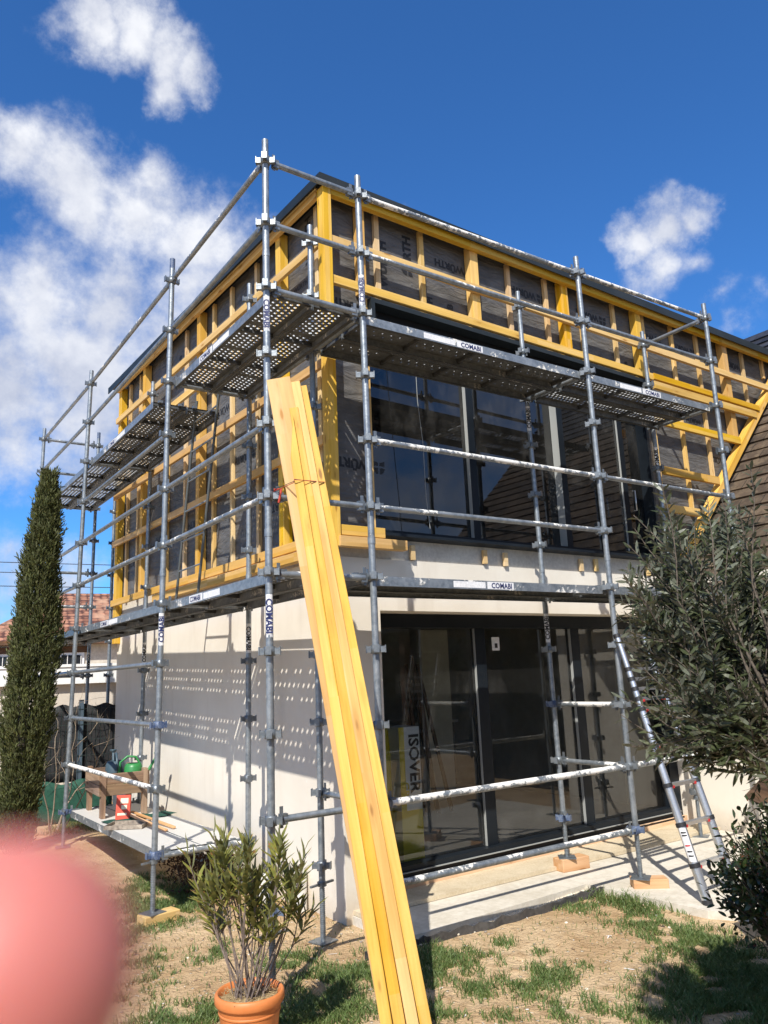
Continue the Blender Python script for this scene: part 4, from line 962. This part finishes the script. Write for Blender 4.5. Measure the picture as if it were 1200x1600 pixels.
# tall thin shoots above the crown and low ones on the left
for (sx, z0, L) in ((-.40, 2.02, .42), (-.30, 2.05, .36), (-.16, 2.10, .44), (-.05, 2.1, .50), (.06, 2.2, .5), (.18, 2.2, .5), (-.22, 2.0, .32), (.28, 2.1, .45), (-.1, 2.05, .3)):
    q = Vector((camr.x * sx, camr.y * sx, z0)) + rv(.03); twig(q, Vector((rv(.2).x, rv(.2).y, 1)).normalized(), L, 16)
    br_.path([q, q - Vector((sx * .3 * camr.x, sx * .3 * camr.y, .25)), (-.05, .02, 1.45)], [.003, .005, .008], bark, 6)
tr_.build('trunk', OLV); br_.build('branches', OLV); fo.build('foliage', OLV)
# --- bush at the right
BB = Vector((2.20, -1.92, 0)); BSH = thing('garden_bush', 'dark green bush with some reddish leaves at the right edge below the olive tree', 'bush', BB)
b1_, b2_ = MB(), MB()
for k in range(165):
    a = random.uniform(0, 6.28); el = random.uniform(.15, 1.5); r = .43; tgt = Vector((math.cos(a) * r * math.cos(el), math.sin(a) * r * math.cos(el), .32 + .80 * math.sin(el) * random.uniform(.6, 1)))
    p0 = Vector((random.uniform(-.05, .05), random.uniform(-.05, .05), 0)); md = p0.lerp(tgt, .55) + Vector((0, 0, .12)) + rv(.04); b1_.path([p0, md, tgt], [.006, .004, .002], bark, 5)
    for j in range(26):
        f = random.random(); q = md.lerp(tgt, f) + rv(.05); leaf(b2_, q, rv() + (tgt - md).normalized() * .6, rv() + Vector((0, 0, 1.2)), random.uniform(.035, .06), random.uniform(.016, .026), leaf_bush, random.uniform(0, .2))
b1_.build('branches', BSH); b2_.build('foliage', BSH)
# --- cypress
CY = Vector((-.50, 5.15, .1)); CYP = thing('cypress_tree', 'tall narrow columnar cypress at the left beside the scaffold', 'tree', CY)
tk, cf = MB(), MB(); HC = 4.18
tk.path([(0, 0, -.1), (0, 0, 1.5), (.10, -.07, 3.0), (.14, -.10, 4.0)], [.06, .05, .03, .01], bark, 8); tk.build('trunk', CYP)
def cr(z):
    f = z / HC; base = .238 * (1 - max(0, (f - .50) / .50) ** 2.0 * .92) * min(1, .68 + f * .9); return base
for k in range(5200):
    z = HC * (random.random() ** .95) * .985 + .02; a = random.uniform(0, 6.28); nz_ = noise.noise(Vector((math.cos(a) * 1.6, math.sin(a) * 1.6, z * 1.9)))
    r = cr(z) * (1 + .42 * nz_) * random.uniform(.2, 1.0) ** .5; c = Vector((r * math.cos(a) + .15 * z / HC, r * math.sin(a) - .10 * z / HC, z))
    d = (Vector((math.cos(a) * .38, math.sin(a) * .38, 1)) + rv(.22)).normalized(); L = random.uniform(.07, .17)
    for j in range(9):
        q = c + d * L * (j / 9) + rv(.012); ld = (d + rv(.55)).normalized(); leaf(cf, q, ld, rv(), random.uniform(.04, .07), random.uniform(.010, .017), leaf_cyp, random.uniform(-.1, .1))
cf.build('foliage', CYP)
# --- brown leafy shrub under the low deck
SH = thing('low_shrub', 'low shrub with dark brown leaves in the shade under the low deck', 'shrub', (.62, 2.75, gz(.62, 2.75)))
s1, s2 = MB(), MB()
for k in range(70):
    a = random.uniform(0, 6.28); r = random.random() ** .5; tgt = Vector((math.cos(a) * r * .30, math.sin(a) * r * .75, random.uniform(.08, .30))); s1.path([(tgt.x * .3, tgt.y * .5, 0), tgt * .7 + Vector((0, 0, .05)), tgt], [.004, .003, .002], bark, 5)
    for j in range(34): leaf(s2, tgt + rv(.09), rv(), rv() + Vector((0, 0, 1)), random.uniform(.02, .04), random.uniform(.012, .02), leaf_brown, .1)
s1.build('branches', SH); s2.build('foliage', SH)
# --- bare twiggy shrub by the fence
tw = MB()
def bare(p, d, L, r, depth):
    pts = [p]; dd = d
    for i in range(4): dd = (dd + rv(.25)).normalized(); pts.append(pts[-1] + dd * L / 4)
    tw.path(pts, [r, r * .85, r * .7, r * .6, r * .45], bark2, 5)
    if depth:
        for k in range(3): bare(pts[random.randint(2, 4)], (dd + rv(.8)).normalized(), L * .6, r * .5, depth - 1)
bark2 = M('pale_bark', rough=.9, fn=speckle((.16, .12, .08), (.34, .27, .2), 20, 80))
for k in range(5): bare(Vector((.12 + random.uniform(-.1, .1), 6.2, .12)), (Vector((random.uniform(-.5, .5), random.uniform(-.3, .3), 1))).normalized(), 1.0, .011, 2)
tag(tw.build('bare_shrub'), 'leafless twiggy shrub in front of the wire fence beside the cypress', 'shrub')

# ================================================================== FENCE AND NEIGHBOURS
F0, F1 = Vector((-3.2, 7.35, .10)), Vector((1.02, 6.62, .10)); fd = (F1 - F0).normalized(); FL = (F1 - F0).length
FE = thing('wire_fence', 'welded wire mesh fence with grey-blue posts behind the scaffold', 'fence', F0, math.atan2(fd.y, fd.x))
b = MB(); x = 0.
while x < FL: b.tube((x, 0, .02), (x, 0, 1.50), .0028, wire_m, n=5, caps=False); x += .055
for z in (.05, .25, .45, .65, .85, 1.05, 1.25, 1.45): b.tube((0, .005, z), (FL, .005, z), .0032, wire_m, n=5, caps=False)
b.build('wire_mesh', FE)
for x in (.3, 2.05, FL - .52): b = MB(); b.b2((x - .03, .012, -.05), (x + .03, .062, 1.56), post_blue); b.box((x, .037, 1.565), (.066, .056, .012), plastic_black); b.build('fence_post', FE)
o = MB(); vs = []
for i in range(31):
    x = FL - 1.35 + 1.28 * i / 30
    for j in range(9): vs.append((x, .075 + .012 * math.sin(i * 1.3 + j), .52 + .98 * j / 8 + (.02 * math.sin(i) if j == 8 else 0)))
o.add(vs, [(i * 9 + j, (i + 1) * 9 + j, (i + 1) * 9 + j + 1, i * 9 + j + 1) for i in range(30) for j in range(8)], tarp, True)
ob = o.build('privacy_sheet'); ob.location = F0; ob.rotation_euler = (0, 0, math.atan2(fd.y, fd.x)); md = ob.modifiers.new('solid', 'SOLIDIFY'); md.thickness = .01
tag(ob, 'black plastic privacy sheet hung behind the wire fence', 'sheet')
o = MB(); vs = []
for i in range(41):
    x = FL - 2.4 + 2.3 * i / 40
    for j in range(6): vs.append((x, -.014 + .010 * math.sin(i * 1.7 + j * 2), .0 + .53 * j / 5 + (.03 * math.sin(i * .8) if j == 5 else 0)))
o.add(vs, [(i * 6 + j, (i + 1) * 6 + j, (i + 1) * 6 + j + 1, i * 6 + j + 1) for i in range(40) for j in range(5)], net_green, True)
ob = o.build('garden_net'); ob.location = F0; ob.rotation_euler = (0, 0, math.atan2(fd.y, fd.x)); md = ob.modifiers.new('solid', 'SOLIDIFY'); md.thickness = .006
tag(ob, 'dark green garden net along the foot of the wire fence', 'net')
# neighbour's garage
GA = thing('neighbour_garage', 'low beige garage with a broad white fascia beyond the wire fence', 'garage', (-4.5, 10.25, 0), math.atan2(-.36, 1.69))
b = MB(); b.b2((0, .12, -.1), (9.5, 5, 1.9), beige); b.build('wall', GA); b = MB(); b.b2((-.1, 0, 1.9), (9.6, 5.1, 2.2), white_paint); b.b2((-.12, -.02, 2.17), (9.62, .02, 2.215), white_paint); b.build('fascia', GA)
# neighbour house with red roof
NH = thing('neighbour_house', 'distant stone house with a red clay tile hip roof', 'house', (1.2, 22.0, 0), R(-10))
b = MB(); b.b2((0, .5, 0), (11, 8, 3.35), stone); b.build('wall', NH)
b = MB(); ev = 3.33; rg = 5.25
V = [(-.4, .1, ev), (11.4, .1, ev), (11.4, 8.4, ev), (-.4, 8.4, ev), (2.4, 4.2, rg), (9, 4.2, rg)]
b.add(V, [(0, 1, 5, 4), (1, 2, 5), (2, 3, 4, 5), (3, 0, 4)], redtile); b.add([(x, y, z - .12) for x, y, z in V[:4]] + V[:4], [(0, 3, 2, 1), (0, 1, 5, 4), (1, 2, 6, 5), (2, 3, 7, 6), (3, 0, 4, 7)], darkwood); ro = b.build('roof', NH)
b = MB(); b.b2((1.15, 4.6, 4.2), (1.65, 5.1, 5.6), white_paint); b.b2((1.1, 4.55, 5.6), (1.7, 5.15, 5.68), stone); b.build('chimney', ro)
for x0, x1 in ((2.0, 3.0), (4.6, 5.7), (-.0 + .3, 1.0)):
    b = MB(); b.b2((x0, .44, 1.6), (x1, .5 + .02, 2.95), white_paint); f_ = b.build('window', NH)
    b = MB(); b.b2((x0 + .08, .42, 1.68), (x1 - .08, .438, 2.87), window_dark)
    for k in range(5): xx = x0 + .1 + (x1 - x0 - .2) * k / 4; b.tube((xx, .40, 1.68), (xx, .40, 2.87), .012, white_paint, n=6)
    b.build('window_pane', f_); b = MB(); b.b2((x0 - .15, .42, 2.95), (x1 + .15, .49, 3.15), darkwood); b.build('lintel', f_)
t = thing('satellite_dish', 'white satellite dish on the left edge in front of the distant house', 'satellite dish', (1.02, 21.4, 0), R(-10))
b = MB(); b.lathe([(0, 0), (.2, .02), (.42, .09), (.44, .1), (.42, .105), (.2, .04), (0, .02)], white_paint, n=28); o = b.build('dish', t); o.location = (0, -.2, 2.75); o.rotation_euler = (R(65), 0, R(15))
b = MB(); b.tube((0, 0, 0), (0, 0, 2.75), .03, galv); b.build('mast', t)
# far dark roof and power lines
FH = thing('distant_house', 'far house with a dark slate roof at the left edge of the horizon', 'house', (-1.5, 42, 0), R(-10))
b = MB(); b.b2((-5, 0, 0), (5, 6, 5.3), stone); b.build('wall', FH)
b = MB(); V = [(-5.4, -.4, 5.2), (5.4, -.4, 5.2), (5.4, 6.4, 5.2), (-5.4, 6.4, 5.2), (-5.4, 3, 7.1), (5.4, 3, 7.1)]; b.add(V, [(0, 1, 5, 4), (2, 3, 4, 5), (1, 2, 5), (3, 0, 4)], slate); b.build('roof', FH)
for i, (z, lab) in enumerate(((9.6, 'uppermost of the thin power lines crossing the low sky at the left'), (9.05, 'middle one of the thin power lines above the red roof'), (8.3, 'lowest of the thin power lines above the red roof'))):
    b = MB(); pts = []
    for k in range(21): f = k / 20; pts.append((-30 + 75 * f, 46 - 9 * f, z - .9 * (1 - (2 * f - 1) ** 2)))
    b.path(pts, .022, cable_m, 5); tag(b.build('power_line'), lab, 'power line', 'power lines at the left')

# ================================================================== OLD HOUSE ON THE RIGHT
OH = thing('old_house', 'older house with a steep brown shingle roof and cream wall at the right', 'house', (5.74, 0, 0))
b = MB(); b.b2((0, -.1, -.2), (5.5, 9, 2.75), plaster); b.build('wall', OH)
b = MB(); b.b2((1.9, -3.6, -.2), (5.5, -.1, 2.75), alu); b.b2((0, -3.6, 2.45), (1.9, -.1, 2.6), alu); b.build('added_dark_recess', OH)  # near-black recess added to keep the middle door pane's reflection dark
b = MB(); b.b2((.05, -3.55, -.1), (.19, -3.41, 2.45), darkwood); b.build('added_recess_post', OH)  # post of the added recess
# roof slope: x = z-2.83 (+5.70); courses follow y
rs = MB(); e0 = Vector((-.115, 0, 2.55)); sd = Vector((1, 0, 1)).normalized(); nr_ = Vector((-1, 0, 1)).normalized(); k = 0; L = 0.
while L < 6.6:
    a = e0 + sd * L; c = a + sd * .30; jl = random.uniform(-.01, .01)
    y0, y1 = -3.9, (1.32 if L < 4.9 else 7.0)
    p1_ = a + nr_ * .045; p2_ = c + nr_ * .012; p3_ = a + nr_ * .012
    rs.add([(p1_.x, y0, p1_.z), (p1_.x, y1, p1_.z + jl), (p2_.x, y1, p2_.z), (p2_.x, y0, p2_.z), (p3_.x, y0, p3_.z), (p3_.x, y1, p3_.z + jl)], [(0, 3, 2, 1), (0, 1, 5, 4), (0, 4, 3), (1, 2, 5)], shingle if L < 4.9 else slate)
    L += .215
bb_ = [e0, e0 + sd * 6.7, e0 + sd * 6.7 + Vector((5, 0, -5)), e0 + Vector((9.9, 0, 0))]
n_ = 4
rs.add([(q.x + .01, y, q.z - .01) for y in (-3.88, 1.3) for q in bb_], [(0, 1, 2, 3), (7, 6, 5, 4), (0, 4, 5, 1), (1, 5, 6, 2), (2, 6, 7, 3), (3, 7, 4, 0)], darkwood)
q0, q1 = e0 + sd * 4.9, e0 + sd * 6.7
rs.add([(q0.x + .02, .64, q0.z - .02), (q1.x + .02, .64, q1.z - .02), (q1.x + .02, 7, q1.z - .02), (q0.x + .02, 7, q0.z - .02)], [(0, 1, 2, 3)], darkwood)
rs.build('roof', OH)
b = MB(); b.b2((-.36, -3.9, 2.50), (-.25, .60, 2.60), flash); b.build('gutter', OH)
# birdhouse behind the bush
bx_, by_ = 2.52, -1.82
t = thing('birdhouse', 'small dark wooden birdhouse with a rough gable roof behind the bush', 'birdhouse', (bx_, by_, 0), R(-40))
b = MB(); b.tube((0, 0, -.05), (0, 0, .86), .035, darkwood, n=8); b.build('post', t)
b = MB(); b.prism([(-.13, .86), (.13, .86), (.13, 1.04), (0, 1.16), (-.13, 1.04)], -.11, .11, greywood); b.build('body', t)
for sg in (-1, 1): beam('roof_board', (sg * .0, -.17, 1.20), (sg * .0, .17, 1.20), .02, .30, darkwood, t).matrix_local = Matrix.Translation((sg * .11, 0, 1.095)) @ Matrix.Rotation(sg * R(42), 4, 'Y') @ frame((0, -.17, 0), (0, 1, 0))

# hedge added to darken the door reflections; house seen only reflected in glass
hd = MB()
for k in range(9000):
    q = Vector((random.uniform(-9, 17), -9.6 + random.uniform(-.55, .55), random.uniform(0, 3.1)))
    leaf(hd, q, rv(), rv() + Vector((0, 0, 1)), random.uniform(.12, .22), random.uniform(.09, .15), leaf_bush, .1)
hd.b2((-9, -9.9, 0), (17, -9.3, 2.9), leaf_bush)
tag(hd.build('added_hedge'), 'tall dark green hedge added out of view to darken the glass door reflections', 'hedge')
RH = thing('rear_house', 'white house with a dark gable roof across the garden, seen only as a reflection', 'house', (8.5, -17, 0), R(12))
b = MB(); b.prism([(-4, 0), (4, 0), (4, 4.6), (0, 7.6), (-4, 4.6)], -6, 0, white_paint); b.build('wall', RH)
b = MB()
for sg in (-1, 1):
    b.add([(0, .4, 7.75), (0, -6.4, 7.75), (sg * 4.5, -6.4, 4.35), (sg * 4.5, .4, 4.35), (0, .4, 7.6), (0, -6.4, 7.6), (sg * 4.5, -6.4, 4.2), (sg * 4.5, .4, 4.2)], [(0, 1, 2, 3), (7, 6, 5, 4), (0, 3, 7, 4), (1, 5, 6, 2), (2, 6, 7, 3)], slate)
b.build('roof', RH)
for x in (-2, 2):
    b = MB(); b.b2((x - .5, .0, 3.0), (x + .5, .03, 4.2), window_dark); b.build('window', RH)

# ================================================================== PHOTOGRAPHER'S FINGER (close to the lens, out of focus)
FD = .052
base = CAM + (FW * 1222.36 + RT * (-4 - 600) + UP * (800 - 1532)).normalized() * FD
low = CAM + (FW * 1222.36 + RT * (-950 - 600) + UP * (800 - 2900)).normalized() * (FD * 1.7)
ax_ = (base - low).normalized(); fm = MB(); r0 = .0072; pts = []; rr = []
for k in range(9): a = PI / 2 * k / 8; pts.append(base + ax_ * r0 * math.sin(PI / 2 - a)); rr.append(max(.0004, r0 * math.sin(a)))
Lf = (base - low).length
for f, q in ((.10, 1.02), (.25, 1.05), (.40, 1.06), (.55, 1.06), (.70, 1.06), (.85, 1.08), (1.0, 1.10)): pts.append(base.lerp(low, f)); rr.append(r0 * q)
# bend the lower phalanges away from the lens
for i, p_ in enumerate(pts[9:]): pts[9 + i] = p_ + FW * (.004 * i * i * .12)
fm.path(pts, rr, skin, 28)
ob = fm.build('finger'); md = ob.modifiers.new('sub', 'SUBSURF'); md.levels = md.render_levels = 1
tag(ob, 'blurred pink fingertip of the photographer close to the lens at lower left', 'finger')
